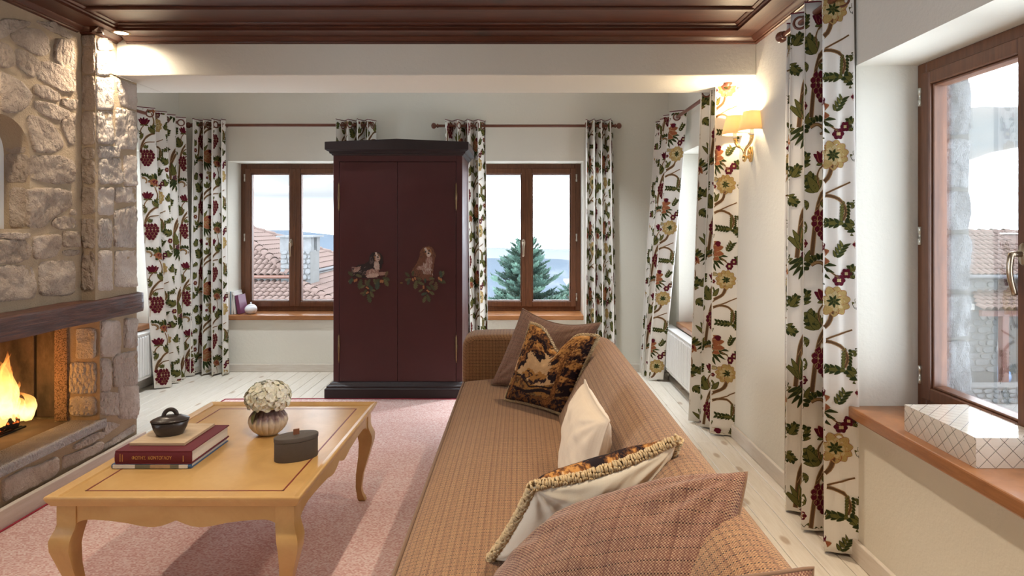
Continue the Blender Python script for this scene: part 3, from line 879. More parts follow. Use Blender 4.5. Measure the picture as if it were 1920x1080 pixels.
mm = obj('mantel_beam', mantel(), M['mantel'], fire, smooth=True); mm['label'] = 'dark adzed timber mantel beam'
# whitewashed kerb board along the foot of the fireplace
kb = struct('baseboard_hearth', MB().box(-2.238, -2.212, 1.2, 3.785, 0.0, 0.093), M['skirt_y'], bevel=0.004)

# --- burning logs and flames
def flame_mat(name, strength):
    m, n, out = new_mat(name)
    z = n.sep(n.coord('Generated'))[2]
    wob = n.math('ADD', z, n.math('MULTIPLY', n.math('SUBTRACT', n.noise(n.coord('Object'), 22, 3), 0.5), 0.45))
    col = n.ramp(wob, [(0.0, (1.0, 0.55, 0.14)), (0.3, (1.0, 0.72, 0.30)), (0.6, (1.0, 0.50, 0.12)), (1.0, (1.0, 0.24, 0.03))])
    e = n.nd('ShaderNodeEmission', {'Color': col, 'Strength': strength})
    tr = n.nd('ShaderNodeBsdfTransparent')
    a = n.ramp(wob, [(0.0, (0.50,) * 3), (0.4, (0.36,) * 3), (0.75, (0.22,) * 3), (1.0, (0.03,) * 3)])
    mx = n.nd('ShaderNodeMixShader', {0: a, 1: tr.outputs[0], 2: e.outputs[0]})
    n.t.links.new(mx.outputs[0], out.inputs[0])
    return m
M['flame'] = flame_mat('flame', 3.0)
M['ember'] = principled('ember_log', lambda n: {
    'Base Color': (0.02, 0.015, 0.012), 'Roughness': 0.9,
    'Emission Color': (1.0, 0.16, 0.02), 'Emission Strength': n.ramp(n.noise(n.coord(), 26, 4), [(0.52, (0,) * 3), (0.66, (3.0,) * 3)]),
    'Normal': n.bump(n.noise(n.coord(), 60, 4), 1.0, 0.01)})
FC = (-2.64, 3.28)
lg = 0
for (a, b, r, lb) in (((-2.80, 2.92, 0.302), (-2.60, 3.30, 0.300), 0.036, 'charred log lying at the front of the fire grate'),
                      ((-2.55, 2.98, 0.366), (-2.80, 3.32, 0.366), 0.028, 'glowing log crossed behind the front log'),
                      ((-2.76, 2.90, 0.420), (-2.68, 3.28, 0.420), 0.025, 'burning log on top of the crossed logs')):
    pts = [Vector(a).lerp(Vector(b), t / 8) + Vector((0, 0, 0.006 * math.sin(t * 2))) for t in range(9)]
    tag(obj('firewood_log', MB().tube(pts, lambda t: r * (1 + 0.12 * math.sin(t * 9)), 10), M['ember'], smooth=True), lb, 'log', 'burning logs')
fm = thing('fire', 'tall yellow and orange flames burning in the stone hearth', 'fire', (FC[0], FC[1], 0.30))
rf = random.Random(5)
for (dx, dy, h, r) in ((0.00, 0.00, 0.36, 0.055), (0.03, -0.07, 0.30, 0.05), (-0.06, 0.05, 0.30, 0.05), (0.09, 0.03, 0.16, 0.035), (0.0, -0.16, 0.28, 0.05), (-0.08, -0.12, 0.24, 0.05),
                       (0.06, 0.02, 0.14, 0.036), (0.04, -0.24, 0.20, 0.045), (-0.02, 0.10, 0.12, 0.03),
                       (0.01, 0.01, 0.28, 0.032), (0.03, -0.03, 0.22, 0.028), (-0.03, 0.02, 0.34, 0.034), (0.05, -0.01, 0.19, 0.024), (0.0, 0.05, 0.20, 0.026), (0.09, 0.04, 0.11, 0.02), (0.02, -0.10, 0.30, 0.03)):
    mb = MB(); N, S = 18, 12; ph = rf.uniform(0, 6)
    for i in range(N + 1):
        t = i / N
        rad = r * (math.sin(math.pi * min(1, t * 0.80 + 0.14)) ** 1.1) * (1 - t) ** 0.45 + 0.0004
        ox = dx + 0.034 * math.sin(6 * t + ph) * t; oy = dy + 0.040 * math.sin(7 * t + ph * 1.7) * t
        for k_ in range(S):
            a = 2 * math.pi * k_ / S
            w = 1 + 0.32 * math.sin(3 * a + 6 * t + ph)
            mb.v.append((ox + rad * w * math.cos(a), oy + rad * w * math.sin(a), h * t))
    for i in range(N):
        for k_ in range(S):
            k2 = (k_ + 1) % S
            mb.f.append((i * S + k_, i * S + k2, (i + 1) * S + k2, (i + 1) * S + k_)); mb.mi.append(0)
    obj('flame', mb, M['flame'], fm, smooth=True)
fl_ = bpy.data.lights.new('fire_glow', 'POINT'); fl_.energy = 6; fl_.color = (1.0, 0.42, 0.10); fl_.shadow_soft_size = 0.10
flo = bpy.data.objects.new('fire_glow', fl_); C.objects.link(flo); flo.parent = fm; flo.location = (0.0, -0.05, 0.20)

# ================================================================== CURTAINS
# --- embroidery repeat, drawn once in cloth metres: list of (verts (k,2), faces, material)
TW, TH = 0.46, 0.58
class Motif:
    def __init__(s): s.v = []; s.f = []; s.m = []; s.h = []
    def ribbon(s, pts, wid, fill, edge=None, ew=0.0022, lift=0.0):
        n = len(pts); o = len(s.v)
        pts = [Vector(p) for p in pts]
        cols = 4 if edge is not None else 2
        for i, p in enumerate(pts):
            d = pts[min(i + 1, n - 1)] - pts[max(0, i - 1)]
            d.normalize(); a = Vector((-d.y, d.x)); w = wid(i / (n - 1))
            e = min(ew, w * 0.5)
            offs = (w, w - e, -(w - e), -w) if cols == 4 else (w, -w)
            for q in offs:
                s.v.append(tuple(p + a * q)); s.h.append(lift)
        for i in range(n - 1):
            for k in range(cols - 1):
                a = o + i * cols + k
                s.f.append((a, a + cols, a + cols + 1, a + 1))
                s.m.append(fill if (cols == 2 or k == 1) else edge)
    def petal(s, x, y, ang, L, w, fill, edge=None, bend=0.0, seg=5, blunt=0.6, ew=0.0022, lift=0.0):
        a = math.radians(ang); pts = []; seg = seg + 2
        for i in range(seg + 1):
            t = 0.5 - 0.5 * math.cos(math.pi * i / seg)
            pts.append((x + L * t * math.cos(a + bend * t * 0.5), y + L * t * math.sin(a + bend * t * 0.5)))
        def wd(q):
            t = 0.5 - 0.5 * math.cos(math.pi * q)
            return max(0.0005, 1.22 * w * (math.sin(math.pi * t ** blunt) ** 0.6 if 0 < t < 1 else 0.0))
        s.ribbon(pts, wd, fill, edge, ew, lift)
    def stem(s, ctrl, w0, w1, fill=2, edge=3, seg=16, lift=0.0):
        # Catmull-Rom through ctrl
        c = [Vector(p) for p in ctrl]; c = [c[0] * 2 - c[1]] + c + [c[-1] * 2 - c[-2]]
        pts = []
        m = len(c) - 3
        for k in range(m):
            for i in range(seg // m + 1):
                t = i / (seg // m)
                if k and i == 0: continue
                p0, p1, p2, p3 = c[k:k + 4]
                pts.append(0.5 * ((2 * p1) + (p2 - p0) * t + (2 * p0 - 5 * p1 + 4 * p2 - p3) * t * t + (3 * p1 - p0 - 3 * p2 + p3) * t ** 3))
        s.ribbon(pts, lambda t: 1.2 * (w0 + (w1 - w0) * t), fill, edge, 0.0030, lift)
        return pts
    def leaf(s, x, y, ang, L, w, n=5):       # lobed leaf: midrib plus side lobes
        a = math.radians(ang)
        s.petal(x, y, ang, L, w * 0.36, 1, 0, lift=0.0004)
        for i in range(n):
            t = 0.12 + 0.68 * i / max(1, n - 1)
            px, py = x + L * t * math.cos(a), y + L * t * math.sin(a)
            for sg in (-1, 1):
                s.petal(px, py, ang + sg * (62 - 26 * t), w * (1.25 - 0.6 * t), w * 0.26, 0 if i % 2 else 1, 0 if i % 2 == 0 else 1, seg=4)
    def rosette(s, x, y, r, n, fill, edge, ccol, lift=0.0):
        for k in range(n):
            s.petal(x, y, 360 * k / n, r, r * 0.36, fill, edge, seg=4, blunt=1.3, lift=lift, ew=0.0016)
        for k in range(4):
            s.petal(x, y, 45 + 90 * k, r * 0.36, r * 0.16, ccol, None, seg=3, lift=lift + 0.0005)

mo = Motif()
# stems
mo.stem([(0.030, -0.06), (0.040, 0.05), (0.055, 0.15), (0.105, 0.23), (0.165, 0.275), (0.185, 0.345)], 0.0085, 0.0075, 2, 3, 20)
mo.stem([(0.045, 0.08), (0.085, 0.165), (0.145, 0.205), (0.205, 0.190), (0.232, 0.145), (0.222, 0.105)], 0.0070, 0.0050, 2, 3, 20)
mo.stem([(0.05, 0.10), (0.10, 0.185), (0.16, 0.215), (0.25, 0.255)], 0.0045, 0.0028, 2, 3, 12)
mo.stem([(0.155, 0.500), (0.180, 0.478), (0.205, 0.458)], 0.003, 0.0025, 2, 3, 6)
mo.stem([(0.31, -0.04), (0.325, 0.10), (0.345, 0.20), (0.395, 0.265), (0.44, 0.285)], 0.0080, 0.0060, 2, 3, 16)
mo.stem([(0.335, 0.16), (0.37, 0.205), (0.43, 0.215)], 0.0050, 0.0030, 2, 3, 8)
mo.stem([(0.345, 0.24), (0.335, 0.30), (0.365, 0.345)], 0.0040, 0.0030, 2, 3, 8)
mo.stem([(0.40, 0.30), (0.43, 0.37), (0.415, 0.44)], 0.0040, 0.0030, 2, 3, 8)
# chrysanthemum
for k in range(11): mo.petal(0.185, 0.365, 360 * k / 11 + 10, 0.062, 0.0155, 6, 4, seg=5, blunt=1.25, lift=0.0002)
for k in range(9): mo.petal(0.185, 0.365, 360 * k / 9, 0.042, 0.0110, 7, 6, seg=4, blunt=1.25, lift=0.0006, ew=0.003)
for k in range(7): mo.petal(0.185, 0.365, 360 * k / 7 + 20, 0.026, 0.0055, 0, 1, seg=3, lift=0.0010)
# buds beside it
for a_, q in ((150, 0.030), (172, 0.034), (196, 0.030)): mo.petal(0.135, 0.395, a_, q, 0.0062, 7, 0, seg=4, ew=0.002)
mo.rosette(0.112, 0.352, 0.013, 5, 5, 5, 4)
# leaf trio
for a_ in (60, 95, 135): mo.petal(0.115, 0.262, a_, 0.058, 0.011, 1, 0, seg=5, ew=0.003)
# scroll leaf
for t in range(7): mo.petal(0.229 - 0.0015 * t, 0.178 - 0.011 * t, 205 + 6 * t, 0.022, 0.006, 1, 0, seg=3)
for t in range(6): mo.petal(0.236, 0.175 - 0.012 * t, -30 - 6 * t, 0.018, 0.0055, 0, 1, seg=3)
mo.petal(0.225, 0.092, 172, 0.095, 0.0085, 1, 0, bend=0.3)
for t in range(5):
    mo.petal(0.205 - 0.017 * t, 0.094 + 0.002 * t, 130, 0.026, 0.0065, 0, 1, seg=3); mo.petal(0.205 - 0.017 * t, 0.092 + 0.002 * t, 222, 0.026, 0.0065, 0, 1, seg=3)
# palmette
for k in range(11): mo.petal(0.085, 0.530, -160 + 14.5 * k, 0.122 - 0.0018 * abs(k - 6), 0.0098, 0, 1, seg=5, bend=0.1)
for k in range(5): mo.petal(0.060, 0.555, 58 + 20 * k, 0.105, 0.0120, 1, 0, seg=5, lift=0.0002)
for a_, L in ((-28, 0.104), (-6, 0.118), (15, 0.120), (36, 0.108)): mo.petal(0.055, 0.535, a_, L, 0.0185, 4, 7, seg=6, blunt=1.2, lift=0.0008)
for a_, L in ((-18, 0.060), (5, 0.066), (26, 0.062)): mo.petal(0.050, 0.535, a_, L, 0.0100, 3, 4, seg=4, blunt=1.2, lift=0.0014)
for k in range(4): mo.petal(0.048, 0.535, -40 + 26 * k, 0.034, 0.0065, 8, 5, seg=3, lift=0.0018)
mo.petal(0.120, 0.582, 15, 0.036, 0.0125, 5, 5, seg=4, blunt=1.1, lift=0.0016); mo.petal(0.128, 0.588, -35, 0.028, 0.011, 5, 5, seg=4, blunt=1.1, lift=0.0017)
# pair of little red flowers
mo.rosette(0.205, 0.448, 0.024, 6, 5, 8, 7); mo.rosette(0.232, 0.475, 0.021, 6, 5, 8, 7, 0.0003)
# fern sprig
for t in range(4):
    mo.petal(0.195 + 0.008 * t, 0.540 + 0.013 * t, 25, 0.034, 0.0055, 0, 1, seg=3); mo.petal(0.195 + 0.008 * t, 0.540 + 0.013 * t, 110, 0.030, 0.0055, 1, 0, seg=3)
# grape-like flower head
for r_, (n_, yy_) in enumerate(((4, 0.155), (5, 0.134), (5, 0.112), (4, 0.090), (3, 0.070), (2, 0.054))):
    for k in range(n_): mo.petal(0.368 + (k - (n_ - 1) / 2) * 0.0205, yy_, -90 + (k - (n_ - 1) / 2) * 9, 0.034, 0.0115, 5, 3, seg=4, blunt=1.4, ew=0.0026, lift=0.0002 * (6 - r_))
for a_ in (55, 90, 125): mo.petal(0.368, 0.160, a_, 0.032, 0.009, 1, 0, seg=4)
# tulip
for a_ in (60, 90, 120, 40, 140): mo.petal(0.362, 0.350, a_, 0.056, 0.0120, 5, 4 if a_ in (60, 120) else 5, seg=5, lift=0.0003)
for a_ in (165, 200, 15, -20): mo.petal(0.362, 0.350, a_, 0.034, 0.0080, 1, 0, seg=4)
# leaves
mo.leaf(0.335, 0.225, 120, 0.085, 0.042, 5)
mo.leaf(0.405, 0.285, 55, 0.080, 0.038, 4)
mo.leaf(0.440, 0.215, -35, 0.060, 0.030, 4)
mo.leaf(0.290, 0.060, 150, 0.070, 0.034, 4)
mo.leaf(0.270, 0.330, 70, 0.065, 0.030, 4)
mo.leaf(0.005, 0.300, 60, 0.060, 0.028, 4)
mo.leaf(0.265, 0.455, 110, 0.055, 0.026, 4)
mo.leaf(0.300, 0.180, 200, 0.050, 0.024, 3)
for a_ in (30, 70, 110): mo.petal(0.285, 0.515, a_, 0.050, 0.0085, 1, 0, seg=4)
mo.rosette(0.275, 0.010, 0.020, 6, 5, 4, 6)
# curled fern
cc = [(0.345 + (0.045 - 0.0062 * i) * math.cos(2.6 - 0.55 * i), 0.475 + (0.045 - 0.0062 * i) * math.sin(2.6 - 0.55 * i)) for i in range(7)]
mo.stem(cc[::-1], 0.004, 0.0070, 3, 2, 12)
for i in range(12):
    t = i / 11; a_ = 2.9 - 3.4 * t
    mo.petal(0.345 + 0.046 * math.cos(a_), 0.475 + 0.046 * math.sin(a_), math.degrees(a_) + 18, 0.030, 0.0085, 0, 1, seg=4)
# rust flower
for k in range(9): mo.petal(0.425, 0.500, 20 + 25 * k, 0.052, 0.010, 0 if k % 2 else 1, 1, seg=4)
for k in range(5): mo.petal(0.425, 0.495, -60 - 25 * k, 0.055, 0.012, 4, 3, seg=4, lift=0.0006)
for k in range(5): mo.petal(0.425, 0.490, -60 - 25 * k, 0.030, 0.007, 5, 4, seg=3, lift=0.0012)
MV = np.array(mo.v); MH = np.array(mo.h); MF = np.array(mo.f); MM = np.array(mo.m)

def curtain(label, top0, top1, bot0, bot1, ztop, zbot, nf, amp, nrm, seed, group='floral curtains', phase=0.0, aoff=0.0, boff=0.0, spread=1.0, ns=170, nt=36, power=1.3, ampb=1.15, hem=None, align=None):
    rnd = random.Random(seed)
    t0, t1, b0, b1 = (np.array(q, float) for q in (top0, top1, bot0, bot1))
    nrm = np.array(nrm, float); nrm /= np.linalg.norm(nrm)
    al = (t1 - t0) / np.linalg.norm(t1 - t0)
    ph = [rnd.uniform(0, 6.28) for _ in range(6)]
    def pos(s, t):
        s = np.asarray(s, float); t = np.asarray(t, float)
        tt = np.clip(t, 0, 1) ** power
        T = t0 + (t1 - t0) * s[..., None]; B = b0 + (b1 - b0) * s[..., None]
        xy = T + (B - T) * tt[..., None]
        sw = s + 0.018 * np.sin(2 * np.pi * 1.3 * s + ph[0]) + 0.012 * t * np.sin(2 * np.pi * 2 * s + ph[1] + 1.4 * t)
        w = np.sin(2 * np.pi * nf * sw + phase)
        w = np.sign(w) * np.abs(w) ** 0.72
        a = amp * (1 + (ampb - 1) * t) * (1 + 0.22 * np.sin(2 * np.pi * 1.7 * s + ph[2]))
        off = a * w + 0.006 * t * np.sin(9 * s + 3.1 * t + ph[3])
        sl = np.sin(4 * np.pi * nf * sw + 2 * phase) * amp * 0.20
        xy = xy + nrm * off[..., None] + al * sl[..., None]
        zb = zbot + (0 if hem is None else hem * s) + 0.004 * np.sin(2 * np.pi * nf * s + ph[4])
        z = ztop - (ztop - zb) * t
        return np.concatenate([xy, z[..., None]], -1)
    root = thing('curtain', label, 'curtain', (float((b0[0] + b1[0]) / 2), float((b0[1] + b1[1]) / 2), zbot), group=group)
    org = np.array([root.location.x, root.location.y, root.location.z])
    S, Tt = np.meshgrid(np.linspace(0, 1, ns + 1), np.linspace(0, 1, nt + 1))
    G = pos(S, Tt)
    # cloth coordinates
    line = pos(np.linspace(0, 1, 900), np.full(900, 0.5))
    arc = np.concatenate([[0], np.cumsum(np.linalg.norm(np.diff(line, axis=0), axis=1))])
    sg = np.linspace(0, 1, 900)
    Wc = arc[-1]; H = ztop - zbot
    if align is not None: aoff = Wc - align
    me = bpy.data.meshes.new('fabric')
    idx = np.arange((ns + 1) * (nt + 1)).reshape(nt + 1, ns + 1)
    quads = np.stack([idx[:-1, :-1], idx[:-1, 1:], idx[1:, 1:], idx[1:, :-1]], -1).reshape(-1, 4)
    me.from_pydata((G.reshape(-1, 3) - org).tolist(), [], quads.tolist())
    ul = me.uv_layers.new(name='UVMap')
    uvv = np.stack([np.interp(S, sg, arc), Tt * H], -1).reshape(-1, 2)
    li = np.zeros(len(me.loops), dtype=np.int32); me.loops.foreach_get('vertex_index', li)
    ul.data.foreach_set('uv', uvv[li].astype(np.float32).ravel())
    fab = link('fabric', me, M['curtain'], root, smooth=True)
    so = fab.modifiers.new('thickness', 'SOLIDIFY'); so.thickness = 0.0016; so.offset = 0
    # embroidery
    V, Fc, Mt = [], [], []; o = 0
    def nrmf(s, t):
        e = 1e-3
        du = pos(s + e, t) - pos(s - e, t); dv = pos(s, t + e) - pos(s, t - e)
        n = np.cross(du, dv); n /= (np.linalg.norm(n, axis=-1, keepdims=True) + 1e-12)
        return n
    sgn = 1.0
    mid = nrmf(np.linspace(0.05, 0.95, 200), np.full(200, 0.5))
    if np.mean(mid[:, :2] @ nrm) < 0: sgn = -1.0
    for i in range(-2 - int(max(0, aoff) / TW), int(Wc / TW) + 2):
        for j in range(-1, int(H / TH) + 2):
            a = MV[:, 0] + i * TW + aoff; b = MV[:, 1] + j * TH + boff
            ok = (a > 0.004) & (a < Wc - 0.004) & (b > 0.006) & (b < H - 0.01)
            fk = ok[MF].all(axis=1)
            if not fk.any(): continue
            fs = MF[fk]; used = np.unique(fs)
            rem = -np.ones(len(MV), int); rem[used] = np.arange(len(used))
            s = np.interp(a[used], arc, sg); t = 1 - b[used] / H
            q = pos(s, t) + nrmf(s, t) * (sgn * (0.0024 + MH[used]))[:, None]
            V.append(q); Fc.append(rem[fs] + o); Mt.append(MM[fk]); o += len(used)
    V = np.concatenate(V) - org; Fc = np.concatenate(Fc); Mt = np.concatenate(Mt)
    em = bpy.data.meshes.new('embroidery')
    em.from_pydata(V.tolist(), [], Fc.tolist())
    em.polygons.foreach_set('material_index', Mt.astype(np.int32))
    eo = link('embroidery_pattern', em, M['emb'], root, smooth=True)
    eo['label'] = 'crewel flowers, leaves and stems in green, rust and burgundy wool'
    top = pos(np.linspace(0, 1, 120), np.zeros(120)) - org
    obj('heading_piping', MB().tube([tuple(p) for p in top], 0.0035, 6), M['piping'], root, smooth=True)
    return root, pos

def grommets(root, pos, nf, phase, zr, ztop, zbot, r=0.026):
    t = (ztop - zr) / (ztop - zbot)
    org = Vector(root.location)
    k = 0
    while True:
        s = (k * math.pi - phase) / (2 * math.pi * nf); k += 1
        if s < 0.02: continue
        if s > 0.98: break
        p = pos(np.array([s]), np.array([t]))[0]; q = pos(np.array([s + 0.004]), np.array([t]))[0]
        d = Vector(q - p); d.z = 0; d.normalize(); up = Vector((0, 0, 1))
        pts = [Vector(p) - org + d * (r * math.cos(a)) + up * (r * math.sin(a)) for a in [2 * math.pi * i / 16 for i in range(17)]]
        obj('grommet', MB().tube(pts, 0.006, 6, cap=False), M['rod'], root, smooth=True)

def rod(label, a, b, fins=(True, True), r=0.0125, brackets=(), wall=None):
    a, b = Vector(a), Vector(b); d = (b - a).normalized()
    t = thing('curtain_rod', label, 'curtain rod', a, group='wooden curtain rods')
    obj('pole', MB().tube([(0, 0, 0), b - a], r, 14), M['rod'], t, smooth=True)
    for on, p, dr in ((fins[0], Vector((0, 0, 0)), -d), (fins[1], b - a, d)):
        if not on: continue
        prof = [(0.0, 0.012), (0.003, 0.019), (0.010, 0.019), (0.014, 0.012), (0.020, 0.012), (0.026, 0.021), (0.036, 0.0265), (0.048, 0.026), (0.058, 0.018), (0.063, 0.006)]
        mb = MB().tube([p + dr * h for h, _ in prof], lambda tt, pr=prof: np.interp(tt * (len(pr) - 1), range(len(pr)), [q for _, q in pr]), 16)
        obj('finial', mb, M['rod'], t, smooth=True)
    for p, w in brackets:
        p = Vector(p) - a; w = Vector(w) - a
        mb = MB().tube([w, w.lerp(p, 0.5), p - Vector((0, 0, 0.012))], 0.007, 8)
        obj('bracket', mb, M['rod'], t, smooth=True)
    return t

ZR = 2.188; YRD = 5.625
rod('cherry wood curtain rod over the window with the red roofs', (P(362, 0, YRD)[0], YRD, ZR), (P(700, 0, YRD)[0], YRD, ZR), (True, False), brackets=[((-2.62, YRD, ZR), (-2.62, YB, ZR))])
rod('cherry wood curtain rod over the window with the fir tree', (P(822, 0, YRD)[0], YRD, ZR - 0.006), (P(1152, 0, YRD)[0], YRD, ZR - 0.006), (True, True), brackets=[((0.70, YRD, ZR - 0.006), (0.70, YB, ZR - 0.006))])
rod('cherry wood curtain rod on the alcove wall behind the fireplace', (-2.945, 4.05, ZR), (-2.945, 5.56, ZR), (False, True), brackets=[((-2.945, 5.45, ZR), (XL, 5.45, ZR))])
rod('cherry wood curtain rod above the radiator by the wall lamp', (1.218, 3.80, 2.150), (1.218, 5.50, 2.150), (True, True), brackets=[((1.218, 4.1, 2.15), (XR, 4.1, 2.15))])
rod('cherry wood curtain rod above the foreground window', (1.235, 1.2, 2.20), (1.235, 2.99, 2.20), (True, True), brackets=[((1.235, 2.3, 2.2), (XR, 2.3, 2.2))])

def xs(px, D): return P(px, 0, D)[0]
# left alcove wall
r_, p_ = curtain('floral crewel curtain beside the left radiator, nearest the fireplace', (-2.945, 4.99), (-2.945, 5.53), (-2.86, 5.10), (-2.90, 5.56), ZR + 0.045, 0.012, 3.6, 0.056, (1, 0), 1, phase=4.6, align=0.40)
grommets(r_, p_, 3.6, 4.6, ZR, ZR + 0.045, 0.012)
# back wall
r_, p_ = curtain('floral crewel curtain hanging left of the window with red roofs', (xs(366, YRD), YRD), (xs(424, YRD), YRD), (xs(364, YRD), 5.60), (xs(430, YRD), 5.60), ZR + 0.045, 0.012, 3.4, 0.060, (0, -1), 2, phase=0.2, align=0.25, boff=0.2)
grommets(r_, p_, 3.4, 0.2, ZR, ZR + 0.045, 0.012)
r_, p_ = curtain('floral crewel curtain gathered behind the wardrobe, only its heading showing', (xs(634, YRD), YRD), (xs(701, YRD), YRD), (xs(634, YRD), YRD), (xs(701, YRD), YRD), ZR + 0.045, 0.012, 3.5, 0.055, (0, -1), 3, phase=1.2, boff=0.1)
grommets(r_, p_, 3.5, 1.2, ZR, ZR + 0.045, 0.012)
r_, p_ = curtain('floral crewel curtain partly hidden by the right side of the wardrobe', (xs(836, YRD), YRD), (xs(912, YRD), YRD), (xs(846, YRD), YRD), (xs(916, YRD), YRD), ZR + 0.042, 0.012, 3.8, 0.058, (0, -1), 4, phase=1.0, aoff=0.2, boff=0.3)
grommets(r_, p_, 3.8, 1.0, ZR - 0.006, ZR + 0.042, 0.012)
r_, p_ = curtain('floral crewel curtain hanging right of the window with the fir tree', (xs(1096, YRD), YRD), (xs(1149, YRD), YRD), (xs(1094, YRD), YRD), (xs(1157, YRD), YRD), ZR + 0.042, 0.012, 3.6, 0.060, (0, -1), 5, phase=0.9, aoff=0.1, boff=0.15)
grommets(r_, p_, 3.6, 0.9, ZR - 0.006, ZR + 0.042, 0.012)
# right wall, far window
r_, p_ = curtain('floral crewel curtain between the back corner and the right radiator', (1.218, 5.50), (1.218, 4.92), (1.10, 5.62), (1.125, 5.36), 2.195, 0.012, 3.4, 0.056, (-1, 0), 6, phase=2.2, align=0.25, boff=0.33, power=1.0)
grommets(r_, p_, 3.4, 2.2, 2.15, 2.195, 0.012)
r_, p_ = curtain('floral crewel curtain lit by the wall lamp, between radiator and sconce', (1.200, 4.17), (1.255, 3.83), (1.165, 4.40), (1.265, 3.93), 2.195, 0.012, 3.3, 0.062, (-1, -0.25), 7, phase=2.6, align=0.27, boff=0.02, power=1.0)
grommets(r_, p_, 3.3, 2.6, 2.15, 2.195, 0.012)
# right wall, foreground
r_, p_ = curtain('large floral crewel curtain in the foreground beside the open sill', (1.245, 2.97), (1.262, 2.50), (1.262, 3.10), (1.275, 2.475), 2.245, 0.012, 3.3, 0.060, (-1, -0.35), 8, phase=2.7, align=0.27, boff=0.05, ns=260, nt=50, power=1.0)
grommets(r_, p_, 3.3, 2.7, 2.20, 2.245, 0.012)

# ================================================================== WARDROBE
wd = thing('wardrobe', 'tall oxblood painted wardrobe with spaniel paintings on its doors', 'wardrobe', (-0.93, 5.1, 0))
def wbox(nm, m, *b, par=wd, bev=0.003):
    x0, x1, y0, y1, z0, z1 = b
    return obj(nm, MB().box(x0 + 0.93, x1 + 0.93, y0 - 5.1, y1 - 5.1, z0, z1), M[m], par, bevel=bev)
WX0, WX1, WY0, WY1 = -1.416, -0.440, 4.84, 5.40
wbox('body', 'wardrobe', WX0, WX1, WY0 + 0.022, WY1, 0.12, 1.86)
wbox('front_stile', 'wardrobe', WX0, -1.372, WY0, WY0 + 0.03, 0.12, 1.86)
wbox('front_stile', 'wardrobe', -0.486, WX1, WY0, WY0 + 0.03, 0.12, 1.86)
wbox('front_rail', 'wardrobe', -1.372, -0.486, WY0, WY0 + 0.03, 1.790, 1.86)
dl = wbox('door', 'wardrobe', -1.3695, -0.9315, WY0 + 0.001, WY0 + 0.026, 0.126, 1.7865, bev=0.002)
dr = wbox('door', 'wardrobe', -0.9285, -0.4885, WY0 + 0.001, WY0 + 0.026, 0.126, 1.7865, bev=0.002)
# base and cornice mouldings
def ring_profile(prof, x0, x1, y0, y1):
    mb = MB()
    n = len(prof)
    for (o_, z) in prof:
        mb.v += [(x0 - o_ + 0.93, y0 - o_ - 5.1, z), (x1 + o_ + 0.93, y0 - o_ - 5.1, z), (x1 + o_ + 0.93, y1 - 5.1, z), (x0 - o_ + 0.93, y1 - 5.1, z)]
    for i in range(n - 1):
        for k in range(4):
            mb.f.append((i * 4 + k, i * 4 + (k + 1) % 4, i * 4 + 4 + (k + 1) % 4, i * 4 + 4 + k)); mb.mi.append(0)
    mb.f.append((3, 2, 1, 0)); mb.mi.append(0); b_ = (n - 1) * 4; mb.f.append((b_, b_ + 1, b_ + 2, b_ + 3)); mb.mi.append(0)
    return mb
obj('plinth', ring_profile([(0.052, 0.0), (0.052, 0.080), (0.046, 0.086), (0.040, 0.088), (0.040, 0.100), (0.026, 0.108), (0.018, 0.118), (0.004, 0.126)], WX0, WX1, WY0, WY1), M['wardrobe_dark'], wd)
obj('cornice', ring_profile([(0.002, 1.835), (0.008, 1.838), (0.012, 1.846), (0.022, 1.850), (0.026, 1.862), (0.038, 1.868), (0.046, 1.874), (0.050, 1.876), (0.050, 1.928), (0.046, 1.932)], WX0, WX1, WY0, WY1), M['wardrobe_dark'], wd)
pw0, pw1 = WX0 - 0.05 + 0.93, WX1 + 0.05 + 0.93
obj('pediment', MB().prism([(pw0, 1.928), (pw1, 1.928), (pw1, 1.934), ((pw0 + pw1) / 2, 1.956), (pw0, 1.934)], 'y', WY0 - 0.05 - 5.1, WY0 + 0.02 - 5.1), M['wardrobe_dark'], wd)
for dd, xh in ((dl, -1.3725), (dr, -0.4865)):
    for zh in (1.525, 0.375):
        mb = MB().lathe([(0.0, -0.108), (0.004, -0.102), (0.0025, -0.096), (0.007, -0.09), (0.007, -0.03), (0.0085, -0.028), (0.0085, 0.028), (0.007, 0.03), (0.007, 0.09), (0.0025, 0.096), (0.004, 0.102), (0.0, 0.108)], (xh + 0.93, WY0 - 0.004 - 5.1, zh), 12)
        obj('hinge', mb, M['brass'], dd, smooth=True)
kx, _, kz = P(752.5, 530, WY0)
obj('key', MB().tube([(kx + 0.93, WY0 - 5.1, kz), (kx + 0.93, WY0 - 0.02 - 5.1, kz)], 0.003, 8).lathe([(0.0, -0.002), (0.011, -0.002), (0.011, 0.002), (0.0, 0.002)], (kx + 0.935, WY0 - 0.022 - 5.1, kz), 14, 1, 0.6, 'y'), M['brass'], dr)

